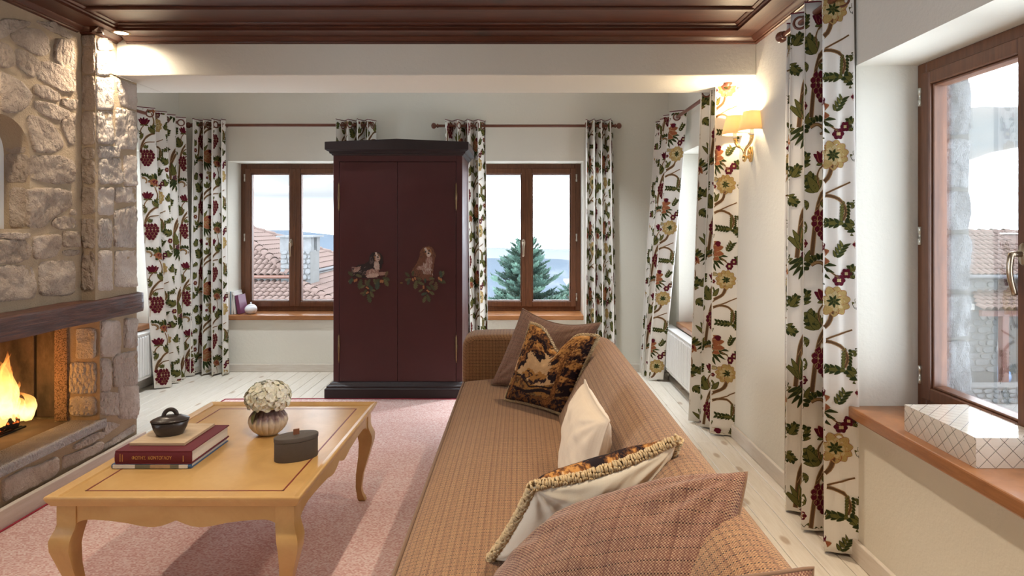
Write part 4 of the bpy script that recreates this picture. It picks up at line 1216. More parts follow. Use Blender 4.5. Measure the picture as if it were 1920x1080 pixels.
# --- the painted spaniels and oak garlands (flat paintings on the doors)
PC = {'black': (0.022, 0.014, 0.014), 'brown': (0.155, 0.062, 0.034), 'dkbrown': (0.075, 0.028, 0.018), 'cream': (0.46, 0.33, 0.27), 'white': (0.52, 0.43, 0.37), 'tan': (0.28, 0.13, 0.055),
      'pink': (0.30, 0.17, 0.135), 'g1': (0.060, 0.066, 0.030), 'g2': (0.105, 0.100, 0.042), 'g3': (0.040, 0.062, 0.042), 'g4': (0.115, 0.075, 0.036), 'acorn': (0.34, 0.14, 0.055), 'grey': (0.16, 0.11, 0.10)}
PMI = list(PC); PM = [plain('paint_' + k_, v_, 0.5, var=0.35, nscale=90) for k_, v_ in PC.items()]
cp7 = lambda x, y: P(640 + x / 7.714, 440 + y / 7.714, WY0)
class Paint:
    def __init__(s): s.mb = MB(); s.lay = 0
    def poly(s, pts, col, up=0, jag=0.0, seed=0):
        s.lay += 1
        rn = random.Random(seed + s.lay)
        q = []
        for i in range(len(pts)):
            a, b = Vector(pts[i]), Vector(pts[(i + 1) % len(pts)])
            m = 1 if not jag else max(1, int((b - a).length / 13))
            for k_ in range(m):
                p = a.lerp(b, k_ / m)
                if jag: p += Vector((rn.uniform(-jag, jag), rn.uniform(-jag, jag)))
                q.append(p)
        y = WY0 - 0.0010 - 0.00004 * s.lay - 5.1
        v = []
        for p in q:
            X, _, Z = cp7(p[0], p[1]); v.append((X + 0.93, y, Z))
        s.mb.add(v, [tuple(range(len(v)))], PMI.index(col))
    def ell(s, x, y, rx, ry, col, rot=0.0, n=14):
        c_, s_ = math.cos(rot), math.sin(rot)
        s.poly([(x + rx * math.cos(t) * c_ - ry * math.sin(t) * s_, y + rx * math.cos(t) * s_ + ry * math.sin(t) * c_) for t in [2 * math.pi * i / n for i in range(n)]], col)
    def strokes(s, x0, y0, x1, y1, n, L, ang, col, wd_=5, seed=0):
        rn = random.Random(seed)
        for _ in range(n):
            x, y = rn.uniform(x0, x1), rn.uniform(y0, y1); a = math.radians(ang + rn.uniform(-22, 22)); l = L * rn.uniform(0.6, 1.2)
            dx, dy = math.cos(a) * l, math.sin(a) * l; nx, ny = -math.sin(a) * wd_, math.cos(a) * wd_
            s.poly([(x, y), (x + dx * 0.5 + nx, y + dy * 0.5 + ny), (x + dx, y + dy), (x + dx * 0.5 - nx, y + dy * 0.5 - ny)], col)
    def oak(s, x, y, ang, L, w, col):
        a = math.radians(ang); pts = []
        prof = [(0, .05), (.12, .3), (.2, .14), (.32, .42), (.42, .2), (.55, .5), (.66, .26), (.78, .4), (.88, .2), (1.0, .08)]
        for t, q in prof: pts.append((t, q))
        for t, q in prof[::-1]: pts.append((t, -q))
        s.poly([(x + L * t * math.cos(a) - w * q * math.sin(a), y + L * t * math.sin(a) + w * q * math.cos(a)) for t, q in pts], col)
        s.poly([(x, y), (x + L * math.cos(a + .012), y + L * math.sin(a + .012)), (x + L * math.cos(a - .012), y + L * math.sin(a - .012))], 'g4' if col != 'g4' else 'g1')
    def done(s, par, nm):
        # n-gons may be concave: triangulate
        me = s.mb.mesh(nm); bm = bmesh.new(); bm.from_mesh(me)
        bmesh.ops.triangulate(bm, faces=bm.faces, ngon_method='EAR_CLIP'); bm.to_mesh(me); bm.free()
        o = link(nm, me, PM, par); return o
def garland(p, pts):
    rn = random.Random(9)
    for i, (x, y, ang, L) in enumerate(pts):
        p.oak(x, y, ang, L, L * 0.62, ['g1', 'g2', 'g3', 'g1', 'g2', 'g4'][i % 6])
p = Paint()
p.poly([(130, 570), (160, 505), (240, 440), (330, 425), (400, 378), (412, 300), (450, 262), (500, 250), (560, 262), (592, 310), (608, 400), (572, 500), (545, 520), (520, 610), (400, 625), (240, 620), (140, 600)], 'black', jag=5)
p.strokes(170, 460, 420, 590, 40, 46, 150, 'grey', 4, 1)
p.poly([(160, 530), (195, 475), (285, 458), (275, 495), (205, 548)], 'pink', jag=6)
p.strokes(165, 465, 270, 530, 16, 36, 140, 'cream', 4, 2)
p.poly([(345, 580), (370, 512), (440, 492), (545, 515), (530, 600), (420, 615)], 'pink', jag=7)
p.strokes(370, 505, 520, 590, 30, 40, 60, 'cream', 4, 3)
p.poly([(520, 552), (560, 540), (640, 538), (668, 560), (655, 580), (560, 592)], 'pink', jag=2)
p.poly([(355, 600), (420, 560), (530, 560), (548, 590), (500, 618), (380, 622)], 'cream', jag=3)
p.poly([(478, 388), (530, 378), (556, 430), (552, 505), (505, 520), (468, 465)], 'cream', jag=5)
p.strokes(480, 395, 540, 480, 18, 46, 80, 'white', 4, 4)
p.poly([(470, 305), (495, 275), (550, 275), (572, 320), (560, 375), (520, 390), (482, 372)], 'tan', jag=2)
p.poly([(494, 322), (512, 296), (545, 305), (566, 342), (552, 382), (520, 388), (496, 368)], 'cream')
p.poly([(486, 255), (516, 254), (530, 306), (508, 318)], 'white')
p.ell(488, 302, 14, 11, 'black'); p.ell(543, 294, 12, 10, 'black'); p.ell(485, 298, 4, 3, 'cream'); p.ell(541, 291, 3, 3, 'cream')
p.ell(531, 324, 15, 11, 'black'); p.strokes(515, 350, 550, 365, 5, 22, 20, 'dkbrown', 3, 5)
p.poly([(412, 300), (450, 265), (474, 300), (482, 360), (470, 430), (432, 446), (402, 400)], 'black', jag=5)
p.poly([(560, 268), (590, 310), (608, 390), (585, 440), (560, 400), (565, 330)], 'black', jag=5)
p.strokes(420, 300, 465, 400, 14, 50, 95, 'grey', 3, 6)
garland(p, [(170, 600, 225, 95), (185, 650, 160, 90), (160, 620, 110, 100), (290, 640, 100, 150), (300, 610, 200, 90), (350, 650, 70, 100), (420, 640, 120, 110), (470, 640, 60, 110), (540, 650, 100, 150), (600, 620, 20, 110), (620, 640, 60, 120),
            (640, 610, -70, 90), (560, 640, 150, 90), (350, 730, 150, 80), (400, 720, 60, 120), (370, 790, 120, 110), (420, 820, 60, 100), (340, 830, 160, 70), (390, 860, 75, 130), (440, 800, 10, 60)])
for x, y in ((200, 665), (222, 655), (575, 672), (600, 675), (370, 760), (390, 775), (372, 842), (388, 832)): p.ell(x, y, 15, 24 if y < 700 else 12, 'acorn', 0.3)
po = p.done(dl, 'painted_spaniel'); po['label'] = 'painting of a black and white spaniel lying on oak leaves'
p = Paint()
p.poly([(1008, 545), (1050, 470), (1100, 400), (1128, 330), (1140, 240), (1165, 200), (1210, 172), (1262, 164), (1312, 180), (1345, 240), (1366, 300), (1350, 370), (1338, 450), (1330, 560), (1325, 645), (1200, 668), (1150, 620), (1040, 592)], 'brown', jag=5)
p.strokes(1040, 400, 1200, 590, 36, 55, 110, 'dkbrown', 4, 11)
p.poly([(1240, 325), (1312, 320), (1322, 400), (1300, 470), (1288, 560), (1240, 600), (1196, 565), (1175, 505), (1098, 512), (1090, 485), (1180, 440), (1232, 400)], 'pink', jag=8)
p.strokes(1180, 330, 1310, 560, 44, 60, 85, 'white', 4, 12)
p.strokes(1095, 440, 1220, 500, 14, 50, 30, 'cream', 4, 13)
p.poly([(1160, 610), (1190, 570), (1290, 580), (1325, 640), (1290, 665), (1180, 660)], 'brown', jag=4)
p.poly([(1190, 215), (1225, 182), (1270, 182), (1300, 215), (1312, 275), (1280, 318), (1240, 318), (1205, 265)], 'tan', jag=3)
p.poly([(1198, 196), (1225, 184), (1262, 250), (1298, 262), (1300, 290), (1272, 322), (1240, 314), (1232, 262)], 'white')
p.ell(1216, 245, 15, 14, 'black'); p.ell(1269, 228, 13, 13, 'black'); p.ell(1212, 240, 4, 4, 'cream'); p.ell(1266, 224, 4, 4, 'cream'); p.ell(1262, 268, 16, 11, 'black')
p.poly([(1140, 240), (1178, 200), (1196, 240), (1205, 320), (1175, 360), (1135, 340)], 'brown', jag=6)
p.poly([(1296, 185), (1340, 235), (1366, 300), (1352, 330), (1318, 290), (1306, 230)], 'brown', jag=6)
p.strokes(1145, 230, 1195, 320, 14, 50, 95, 'dkbrown', 3, 14); p.strokes(1305, 210, 1345, 290, 10, 46, 75, 'dkbrown', 3, 15)
garland(p, [(990, 610, 225, 90), (1010, 640, 170, 90), (990, 640, 110, 90), (1030, 600, -80, 80), (1090, 660, 100, 130), (1080, 620, 20, 90), (1140, 640, 120, 80), (1200, 720, 200, 90), (1215, 700, 270, 70), (1230, 740, 40, 90), (1180, 790, 150, 70), (1270, 720, -40, 90),
            (1290, 720, 50, 110), (1270, 820, 30, 90), (1240, 840, 160, 90), (1240, 860, 70, 120), (1220, 890, 110, 100), (1370, 680, 90, 120), (1400, 660, 20, 100), (1430, 620, -60, 110), (1450, 620, -100, 100), (1450, 650, 40, 80), (1350, 640, 190, 80)])
for x, y in ((1038, 650), (1070, 632), (1415, 632), (1445, 650), (1192, 745), (1192, 770), (1246, 806), (1264, 822)): p.ell(x, y, 15, 24 if y < 700 else 12, 'acorn', -0.3)
po = p.done(dr, 'painted_spaniel'); po['label'] = 'painting of a brown and white spaniel sitting on oak leaves'

# ================================================================== RUG
RX0, RX1, RY0, RY1 = -2.205, 0.25, 0.2, 4.785
def rugf(u, v):
    x = RX0 + (RX1 - RX0) * u; y = RY0 + (RY1 - RY0) * v
    z = 0.009 + 0.0012 * mnoise.noise(Vector((x * 2, y * 2, 0)))
    return (x, y + 0.006 * math.sin(x * 3.3), z)
mb = MB().grid(rugf, 60, 90, uvf=lambda u, v: (RX0 + (RX1 - RX0) * u, RY0 + (RY1 - RY0) * v))
rug = thing('rug', 'large dusty pink woven rug under the coffee table', 'rug', (0, 0, 0))
ro = obj('pile', mb, M['rug'], rug, smooth=True); s_ = ro.modifiers.new('t', 'SOLIDIFY'); s_.thickness = 0.008; s_.offset = -1
bd = [(RX0, RY0 + (RY1 - RY0) * t / 40, 0.009) for t in range(40)] + [(RX0 + (RX1 - RX0) * t / 40, RY1 + 0.006 * math.sin((RX0 + (RX1 - RX0) * t / 40) * 3.3), 0.009) for t in range(40)] + [(RX1, RY1 - (RY1 - RY0) * t / 40, 0.009) for t in range(40)]
obj('binding', MB().tube(bd, 0.006, 6, flat=0.8), M['rug_edge'], rug, smooth=True)

# ================================================================== COFFEE TABLE
TX0, TX1, TY0, TY1, TZ = -1.493, -0.691, 2.0, 3.09, 0.452
tcx, tcy = (TX0 + TX1) / 2, (TY0 + TY1) / 2
tb = thing('coffee_table', 'honey lacquered coffee table with scalloped apron and cabriole legs', 'table', (tcx, tcy, 0))
hx, hy = (TX1 - TX0) / 2, (TY1 - TY0) / 2
# top board, leather-like centre, raised rim moulding
obj('table_top', MB().box(-hx + 0.014, hx - 0.014, -hy + 0.014, hy - 0.014, TZ - 0.026, TZ - 0.006), M['table'], tb)
def rect_ring(prof):
    mb = MB()
    for (o_, z) in prof: mb.v += [(-hx + o_, -hy + o_, z), (hx - o_, -hy + o_, z), (hx - o_, hy - o_, z), (-hx + o_, hy - o_, z)]
    n = len(prof)
    for i in range(n):
        i2 = (i + 1) % n
        for k in range(4):
            mb.f.append((i * 4 + k, i * 4 + (k + 1) % 4, i2 * 4 + (k + 1) % 4, i2 * 4 + k)); mb.mi.append(0)
    return mb
obj('rim_moulding', rect_ring([(0.030, TZ - 0.0058), (0.026, TZ - 0.001), (0.018, TZ + 0.002), (0.006, TZ + 0.0075), (0.001, TZ + 0.006), (0.000, TZ + 0.001), (0.004, TZ - 0.010), (0.009, TZ - 0.018), (0.014, TZ - 0.027), (0.030, TZ - 0.027)]), M['table'], tb, bevel=0.0015)
il = 0.078
for (a, b, c_, d_) in ((-hx + il, hx - il, -hy + il, -hy + il + 0.006), (-hx + il, hx - il, hy - il - 0.006, hy - il), (-hx + il, -hx + il + 0.006, -hy + il, hy - il), (hx - il - 0.006, hx - il, -hy + il, hy - il)):
    obj('inlay_line', MB().box(a, b, c_, d_, TZ - 0.008, TZ - 0.0052), M['inlay'], tb)
def scallop(half, cusp=0.052, lobe=0.074, rise=0.050):
    pts = []
    N = 60
    for i in range(N + 1):
        u = -1 + 2 * i / N; a = abs(u) * half
        if a < 0.15: q = a / 0.15; d = cusp + (lobe - cusp) * math.sin(min(1, q * 1.9) * math.pi / 2) - (lobe - 0.062) * max(0, (q - 0.52) / 0.48) ** 1.5
        else:
            q = (a - 0.15) / max(0.01, half - 0.15)
            d = 0.062 - (0.062 - rise) * math.sin(min(1, q / 0.62) * math.pi / 2) if q < 0.62 else rise + 0.055 * ((q - 0.62) / 0.38) ** 2.2
        pts.append((u * half, TZ - 0.026 - d))
    return pts
for ax, half, off in (('y', hx - 0.045, -hy + 0.040), ('y', hx - 0.045, hy - 0.040), ('x', hy - 0.045, -hx + 0.040), ('x', hy - 0.045, hx - 0.040)):
    pr = scallop(half)
    poly = [(pr[0][0], TZ - 0.026)] + pr + [(pr[-1][0], TZ - 0.026)]
    mb = MB()
    # strip so that the concave outline stays clean
    for i in range(len(pr) - 1):
        a, b = pr[i], pr[i + 1]
        q = [(a[0], a[1]), (b[0], b[1]), (b[0], TZ - 0.026), (a[0], TZ - 0.026)]
        for s_ in (-0.011, 0.011):
            vv = [((p_[0], off + s_, p_[1]) if ax == 'y' else (off + s_, p_[0], p_[1])) for p_ in q]
            mb.add(vv, [(0, 1, 2, 3)])
        vv = [((p_[0], off + s_, p_[1]) if ax == 'y' else (off + s_, p_[0], p_[1])) for p_ in (a, b) for s_ in (-0.011, 0.011)]
        mb.add(vv, [(0, 1, 3, 2)])
    me = mb.mesh('apron'); bm = bmesh.new(); bm.from_mesh(me); bmesh.ops.remove_doubles(bm, verts=bm.verts, dist=1e-5); bmesh.ops.recalc_face_normals(bm, faces=bm.faces); bm.to_mesh(me); bm.free()
    link('apron', me, M['table'], tb)
def cab_leg(sx, sy):
    mb = MB(); N = 26
    for i in range(N + 1):
        t = i / N; z = 0.0105 + (TZ - 0.0365) * (1 - t)
        out = np.interp(t, [0, .17, .26, .34, .50, .70, .86, .94, 1.0], [0.000, 0.000, 0.012, 0.014, 0.004, -0.012, -0.016, -0.010, -0.002])
        w = np.interp(t, [0, .17, .26, .34, .50, .70, .86, .93, .97, 1.0], [0.030, 0.030, 0.034, 0.031, 0.023, 0.016, 0.0125, 0.013, 0.017, 0.016])
        x, y = sx * (hx - 0.055 + out), sy * (hy - 0.055 + out)
        for (a, b) in ((-1, -1), (0, -1.04), (1, -1), (1.04, 0), (1, 1), (0, 1.04), (-1, 1), (-1.04, 0)):
            mb.v.append((x + a * w, y + b * w, z))
    for i in range(N):
        for k in range(8):
            mb.f.append((i * 8 + k, i * 8 + (k + 1) % 8, i * 8 + 8 + (k + 1) % 8, i * 8 + 8 + k)); mb.mi.append(0)
    mb.f.append(tuple(range(8))); mb.mi.append(0); mb.f.append(tuple(N * 8 + k for k in range(8))); mb.mi.append(0)
    return mb
for sx in (-1, 1):
    for sy in (-1, 1):
        o = obj('leg', cab_leg(sx, sy), M['table'], tb); smooth_by_angle(o, 50)
TT = TZ - 0.006

# ---- books on the table
def book(name, label, x0, x1, y0, y1, z0, h, cover, pages, spine='y0', ct=0.003, group=None, extra=None):
    """lying book; spine towards the camera"""
    t = thing(name, label, 'book', ((x0 + x1) / 2, (y0 + y1) / 2, z0), group=group)
    a, b = (x1 - x0) / 2, (y1 - y0) / 2
    obj('cover', MB().box(-a, a, -b, b, 0, ct).box(-a, a, -b, b, h - ct, h), M[cover], t, bevel=0.001, seg=1)
    pr = [(-b + 0.006, 0), (-b + 0.002, 0.001), (-b - 0.002, h * 0.25), (-b - 0.0028, h * 0.5), (-b - 0.002, h * 0.75), (-b + 0.002, h - 0.001), (-b + 0.006, h)]
    o = obj('spine', MB().prism(pr, 'x', -a, a), M[cover], t); smooth_by_angle(o, 45)
    obj('pages', MB().box(-a + 0.005, a - 0.005, -b + 0.006, b - 0.005, ct, h - ct), M[pages], t)
    return t
M['bk_burg'] = plain('burgundy_cloth', (0.125, 0.008, 0.016), 0.75, var=0.15, nscale=300, bumpk=0.2)
M['bk_blue'] = plain('blue_board', (0.045, 0.12, 0.26), 0.5, var=0.1)
M['bk_white'] = plain('white_jacket', (0.72, 0.69, 0.64), 0.4, var=0.06)
M['bk_olive'] = plain('olive_print', (0.16, 0.15, 0.10), 0.5, var=0.3, nscale=60)
M['bk_tan'] = plain('tan_print', (0.45, 0.30, 0.17), 0.5, var=0.3, nscale=40)
M['pages'] = principled('paper_pages', lambda n: {'Base Color': n.mix(n.noise(n.mapping(n.coord(), (2, 2, 900)), 1.0, 2), (0.62, 0.57, 0.48), (0.82, 0.79, 0.72)), 'Roughness': 0.9})
M['ink_gold'] = plain('gold_foil', (0.62, 0.33, 0.10), 0.4, 0.3)
bb = book('book', 'thin blue and white picture book under the burgundy book', -1.450, -1.168, 2.270, 2.560, TT, 0.0165, 'bk_blue', 'pages')
bx0 = -0.141
for (a, b, mm_) in ((0.02, 0.30, 'bk_white'), (0.30, 0.49, 'bk_olive'), (0.49, 0.74, 'bk_tan'), (0.74, 0.85, 'bk_olive'), (0.85, 0.96, 'bk_white')):
    obj('spine_print', MB().box(bx0 + 0.282 * a, bx0 + 0.282 * b, -0.1492, -0.1455, 0.0022, 0.0145), M[mm_], bb)
bk = book('book', 'thick burgundy cloth book with gold lettering on its spine', -1.437, -1.166, 2.268, 2.563, TT + 0.0168, 0.047, 'bk_burg', 'pages', ct=0.004)
def text(body, size, loc, rot, mat, par, name='lettering', width=None):
    cu = bpy.data.curves.new(name, 'FONT'); cu.body = body; cu.size = size; cu.align_x = 'CENTER'; cu.align_y = 'CENTER'; cu.extrude = 0.0003
    o = bpy.data.objects.new(name, cu); C.objects.link(o); cu.materials.append(mat)
    o.location = loc; o.rotation_euler = rot; o.parent = par
    if width:
        bpy.context.view_layer.update()
        w = o.dimensions.x
        if w > 1e-4: o.scale = (width / w, 1, 1)
    dg = bpy.context.evaluated_depsgraph_get()
    me = bpy.data.meshes.new_from_object(o.evaluated_get(dg)); me.name = name
    q = bpy.data.objects.new(name, me); C.objects.link(q)
    q.location = loc; q.rotation_euler = rot; q.scale = o.scale; q.parent = par
    bpy.data.objects.remove(o)
    return q
text('ΦΩΤΗΣ  ΚΟΝΤΟΓΛΟΥ', 0.0165, (-0.004, -0.1507, 0.0225), (math.pi / 2, 0, 0), M['ink_gold'], bk, width=0.141)
rn = random.Random(2)
for cxx, n_ in ((-0.116, 9), (-0.108, 8), (0.1075, 8)):
    mb = MB(); z = 0.010
    for k in range(n_):
        l = rn.uniform(0.0012, 0.003); mb.box(cxx - 0.0014, cxx + 0.0014, -0.1508, -0.150, z, z + l); z += l + 0.0009
    obj('small_lettering', mb, M['ink_gold'], bk)
M['ply'] = m_wood('pale_plywood', ((0.52, 0.36, 0.21), (0.62, 0.46, 0.29), (0.70, 0.55, 0.38)), (1.2, 6, 30), 0.5, 0, 0.03, rnd=0)
bz = TT + 0.0168 + 0.047
b_ = obj('serving_board', MB().box(-0.1, 0.1, -0.115, 0.115, 0, 0.0105), M['ply'], None, bevel=0.001, seg=1); b_.location = (-1.318, 2.435, bz + 0.0002)
tag(b_, 'thin pale plywood board lying on the burgundy book', 'board')
# ---- lidded dark bowl
M['stoneware'] = plain('brown_stoneware', (0.040, 0.029, 0.025), 0.32, var=0.25, nscale=90, bumpk=0.1)
bw = thing('lidded_bowl', 'dark brown oval lidded pot standing on the board', 'pot', (-1.322, 2.415, bz + 0.0107), 0.45)
obj('bowl', MB().lathe([(0.0, 0.0), (0.040, 0.0), (0.044, 0.004), (0.054, 0.026), (0.0605, 0.050), (0.058, 0.051), (0.045, 0.02), (0.0, 0.01)], (0, 0, 0), 36, 1.06, 0.78), M['stoneware'], bw, smooth=True)
ld = obj('lid', MB().lathe([(0.058, 0.0535), (0.0625, 0.054), (0.0625, 0.057), (0.056, 0.061), (0.040, 0.068), (0.020, 0.0725), (0.0, 0.0735)], (0, 0, 0), 36, 1.06, 0.78), M['stoneware'], bw, smooth=True)
obj('lid_handle', MB().tube([(0.022 * math.cos(a), 0, 0.068 + 0.026 * math.sin(a)) for a in [math.pi * i / 14 for i in range(15)]], 0.0052, 10, flat=1.5), M['stoneware'], ld, smooth=True)
# ---- ribbed vase and hydrangea
M['vase'] = principled('glazed_vase', lambda n: {
    'Base Color': n.mix(n.ramp(n.math('ADD', n.sep(n.coord('Object'))[2], n.math('MULTIPLY', n.math('SUBTRACT', n.noise(n.mapping(n.coord('Object'), (60, 60, 9)), 1.0, 3), 0.5), 0.075)), [(0.058, (0, 0, 0)), (0.080, (1, 1, 1))]),
                        n.mix(n.noise(n.coord('Object'), 70, 4), (0.54, 0.46, 0.37), (0.72, 0.64, 0.54)), n.mix(n.noise(n.coord('Object'), 90, 3), (0.10, 0.045, 0.05), (0.26, 0.17, 0.15))),
    'Roughness': 0.3})
vs = thing('vase', 'squat ribbed ceramic vase with plum glaze at its neck', 'vase', (-1.043, 2.645, TT + 0.0002))
def rib(t, h): return 1 + 0.085 * (abs(math.cos(t * 9.0)) ** 0.55 - 0.75) * (1.0 if 0.006 < h < 0.105 else 0.0)
obj('vase_body', MB().lathe([(0.0, 0.0), (0.034, 0.0), (0.040, 0.004), (0.058, 0.018), (0.072, 0.036), (0.0775, 0.056), (0.074, 0.076), (0.062, 0.094), (0.046, 0.106), (0.038, 0.110), (0.036, 0.108), (0.05, 0.09), (0.0, 0.03)], (0, 0, 0), 144, 1.0, 0.92, mod=rib), M['vase'], vs, smooth=True)
hy_ = thing('hydrangea', 'round cream hydrangea head in the ribbed vase', 'flower', (-1.043, 2.645, TT + 0.06))
M['petal'] = principled('cream_petal', lambda n: {'Base Color': n.mix(n.rand(), (0.86, 0.81, 0.62), (0.93, 0.91, 0.80)), 'Roughness': 0.7, 'Subsurface Weight': 0.25, 'Subsurface Radius': (0.02, 0.015, 0.008), 'Subsurface Scale': 0.4})
M['leafg'] = plain('hydrangea_leaf', (0.030, 0.065, 0.018), 0.5, var=0.3, nscale=50)
def floret_mesh(seed):
    rn = random.Random(seed); mb = MB()
    for k in range(4):
        a = math.pi / 2 * k + rn.uniform(-0.15, 0.15); L = 0.0165 * rn.uniform(0.9, 1.15)
        def fn(u, v):
            w = 0.0115 * math.sin(math.pi * min(0.985, 0.12 + 0.86 * v)) ** 0.6 * (u - 0.5) * 2
            r_ = L * v; z = 0.004 * math.sin(v * 2.2) - 0.004 * v * v + 0.0035 * ((u - 0.5) * 2) ** 2 * v
            return (r_ * math.cos(a) - w * math.sin(a), r_ * math.sin(a) + w * math.cos(a), z)
        mb.grid(fn, 3, 3)
    mb.lathe([(0.0, 0.0), (0.002, 0.001), (0.0, 0.003)], (0, 0, 0), 5)
    me = mb.mesh('floret'); me.materials.append(M['petal']); me.polygons.foreach_set('use_smooth', [True] * len(me.polygons)); return me
fms = [floret_mesh(i) for i in range(5)]
rn = random.Random(21)
NFL = 230
for i in range(NFL):
    zf = 1 - 1.55 * (i + 0.5) / NFL; ph_ = i * 2.39996; rr_ = math.sqrt(max(0, 1 - zf * zf))
    d_ = Vector((rr_ * math.cos(ph_), rr_ * math.sin(ph_), zf)); sc_ = rn.uniform(0.92, 1.06)
    o = bpy.data.objects.new('floret', fms[i % 5]); C.objects.link(o); o.parent = hy_
    o.location = Vector((d_.x * 0.084, d_.y * 0.080, 0.092 + d_.z * 0.062)) * 1.0 + d_ * rn.uniform(-0.008, 0.006)
    dd_ = (d_ + Vector((rn.uniform(-.35, .35), rn.uniform(-.35, .35), rn.uniform(-.2, .35)))).normalized()
    o.rotation_euler = (dd_.to_track_quat('Z', 'Y') @ Matrix.Rotation(rn.uniform(0, 6.28), 3, 'Z').to_quaternion()).to_euler()
    s_ = rn.uniform(0.72, 1.0); o.scale = (s_, s_, s_)
obj('flower_core', MB().lathe([(0.0, 0.035), (0.05, 0.05), (0.070, 0.09), (0.055, 0.13), (0.0, 0.148)], (0, 0, 0), 16), M['petal'], hy_, smooth=True)
obj('stem', MB().tube([(0, 0, -0.04), (0.003, 0, 0.05)], 0.005, 8), M['leafg'], hy_)
def leafmesh(L, w):
    mb = MB()
    mb.grid(lambda u, v: (L * v, w * math.sin(math.pi * v ** 0.8) * (u - 0.5) * 2, -0.02 * v * v + 0.004 * abs(u - 0.5)), 6, 8); return mb
lo = obj('leaf', leafmesh(0.055, 0.022), M['leafg'], hy_, smooth=True); lo.location = (-0.030, -0.045, 0.052); lo.rotation_euler = (0.5, 0.75, -2.0)
# ---- oval box with a leather tab
M['felt'] = plain('taupe_leatherboard', (0.088, 0.071, 0.060), 0.7, var=0.12, nscale=60, bumpk=0.15)
M['leather'] = plain('tan_leather', (0.26, 0.10, 0.05), 0.55, var=0.15)
ob = thing('oval_box', 'dark taupe oval box with a leather tab on its lid', 'box', (-0.832, 2.375, TT + 0.0002), 0.55)
obj('box_body', MB().lathe([(0.0, 0.0), (0.0735, 0.0), (0.075, 0.002), (0.075, 0.070), (0.0, 0.070)], (0, 0, 0), 56, 1.04, 0.62), M['felt'], ob, smooth=False)
o = obj('box_lid', MB().lathe([(0.0, 0.0712), (0.0765, 0.0712), (0.0768, 0.084), (0.0745, 0.086), (0.0, 0.087)], (0, 0, 0), 56, 1.04, 0.62), M['felt'], ob)
smooth_by_angle(o, 40); smooth_by_angle(ob.children[0], 40)
obj('leather_tab', MB().box(-0.011, 0.011, -0.0016, 0.0016, 0.083, 0.108), M['leather'], o, bevel=0.001)

# ================================================================== SOFA
SY0, SY1 = 0.62, 3.875
sf = thing('sofa', 'long brown tweed sofa with rounded back and low arms', 'sofa', (0.08, 2.25, 0))
def swept(name, prof_fn, y0, y1, ny, nu, mat=M['sofa'], voff=0.0):
    mb = MB()
    ys = [y0 + (y1 - y0) * j / ny for j in range(ny + 1)]
    lens = []
    base = prof_fn(0.5 * (y0 + y1))
    pts0 = [Vector(p_) for p_ in base]
    cum = [0.0]
    for i in range(1, len(pts0)): cum.append(cum[-1] + (pts0[i] - pts0[i - 1]).length)
    def at(prof, u):
        s_ = u * cum[-1]
        i = min(len(cum) - 2, max(0, int(np.searchsorted(cum, s_, 'right')) - 1))
        f_ = 0 if cum[i + 1] == cum[i] else (s_ - cum[i]) / (cum[i + 1] - cum[i])
        a, b = prof[i], prof[i + 1]
        return (a[0] + (b[0] - a[0]) * f_, a[1] + (b[1] - a[1]) * f_)
    cache = {}
    def fn(u, v):
        y = y0 + (y1 - y0) * v
        if v not in cache: cache[v] = prof_fn(y)
        x, z = at(cache[v], u)
        return (x - 0.08, y - 2.25, z)
    mb.grid(fn, nu, ny, uvf=lambda u, v: (u * cum[-1] + voff, y0 + (y1 - y0) * v))
    n = nu + 1
    mb.f.append(tuple(range(n))); mb.mi.append(0); mb.f.append(tuple(ny * n + i for i in range(n))[::-1]); mb.mi.append(0)
    return obj(name, mb, mat, sf, smooth=True)
def smooth_poly(pts, it=2):
    for _ in range(it):
        q = [pts[0]]
        for a, b in zip(pts, pts[1:]):
            q += [(a[0] * .75 + b[0] * .25, a[1] * .75 + b[1] * .25), (a[0] * .25 + b[0] * .75, a[1] * .25 + b[1] * .75)]
        q.append(pts[-1]); pts = q
    return pts
def seat_prof(y):
    e = min(1, max(0, (3.66 - y) / 0.10)); e2 = e * (2 - e)
    c_ = 0.008 + 0.026 * e2
    return smooth_poly([(-0.322, 0.17), (-0.325, 0.36), (-0.327, 0.408), (-0.318, 0.419), (-0.27, 0.420 + c_ * 0.35), (-0.15, 0.420 + c_ * 0.9), (0.0, 0.420 + c_), (0.12, 0.420 + c_ * 0.9), (0.24, 0.43), (0.28, 0.40), (0.28, 0.17)], 2)
swept('seat', seat_prof, SY0 + 0.2, 3.655, 60, 60)
obj('seat_piping', MB().tube([(-0.3255 - 0.08, y - 2.25, 0.413) for y in np.linspace(SY0 + 0.2, 3.65, 60)], 0.006, 8), M['cush_tweed'], sf, smooth=True)
def back_prof(y):
    t = min(1, max(0, (y - 3.05) / 0.75)); t = t * t * (3 - 2 * t)
    zt = 0.752 - 0.085 * t; dx = -0.055 * t
    return smooth_poly([(0.16, 0.30), (0.165, 0.44), (0.225 + dx * .4, 0.56), (0.285 + dx * .7, 0.675 - .07 * t), (0.335 + dx, zt - 0.010), (0.385 + dx, zt + 0.012), (0.445 + dx, zt + 0.002), (0.482 + dx * .8, zt - 0.06), (0.500 + dx * .5, 0.50), (0.505, 0.28), (0.505, 0.10)], 2)
swept('backrest', back_prof, SY0 + 0.1, SY1 - 0.02, 80, 60, voff=0.4)
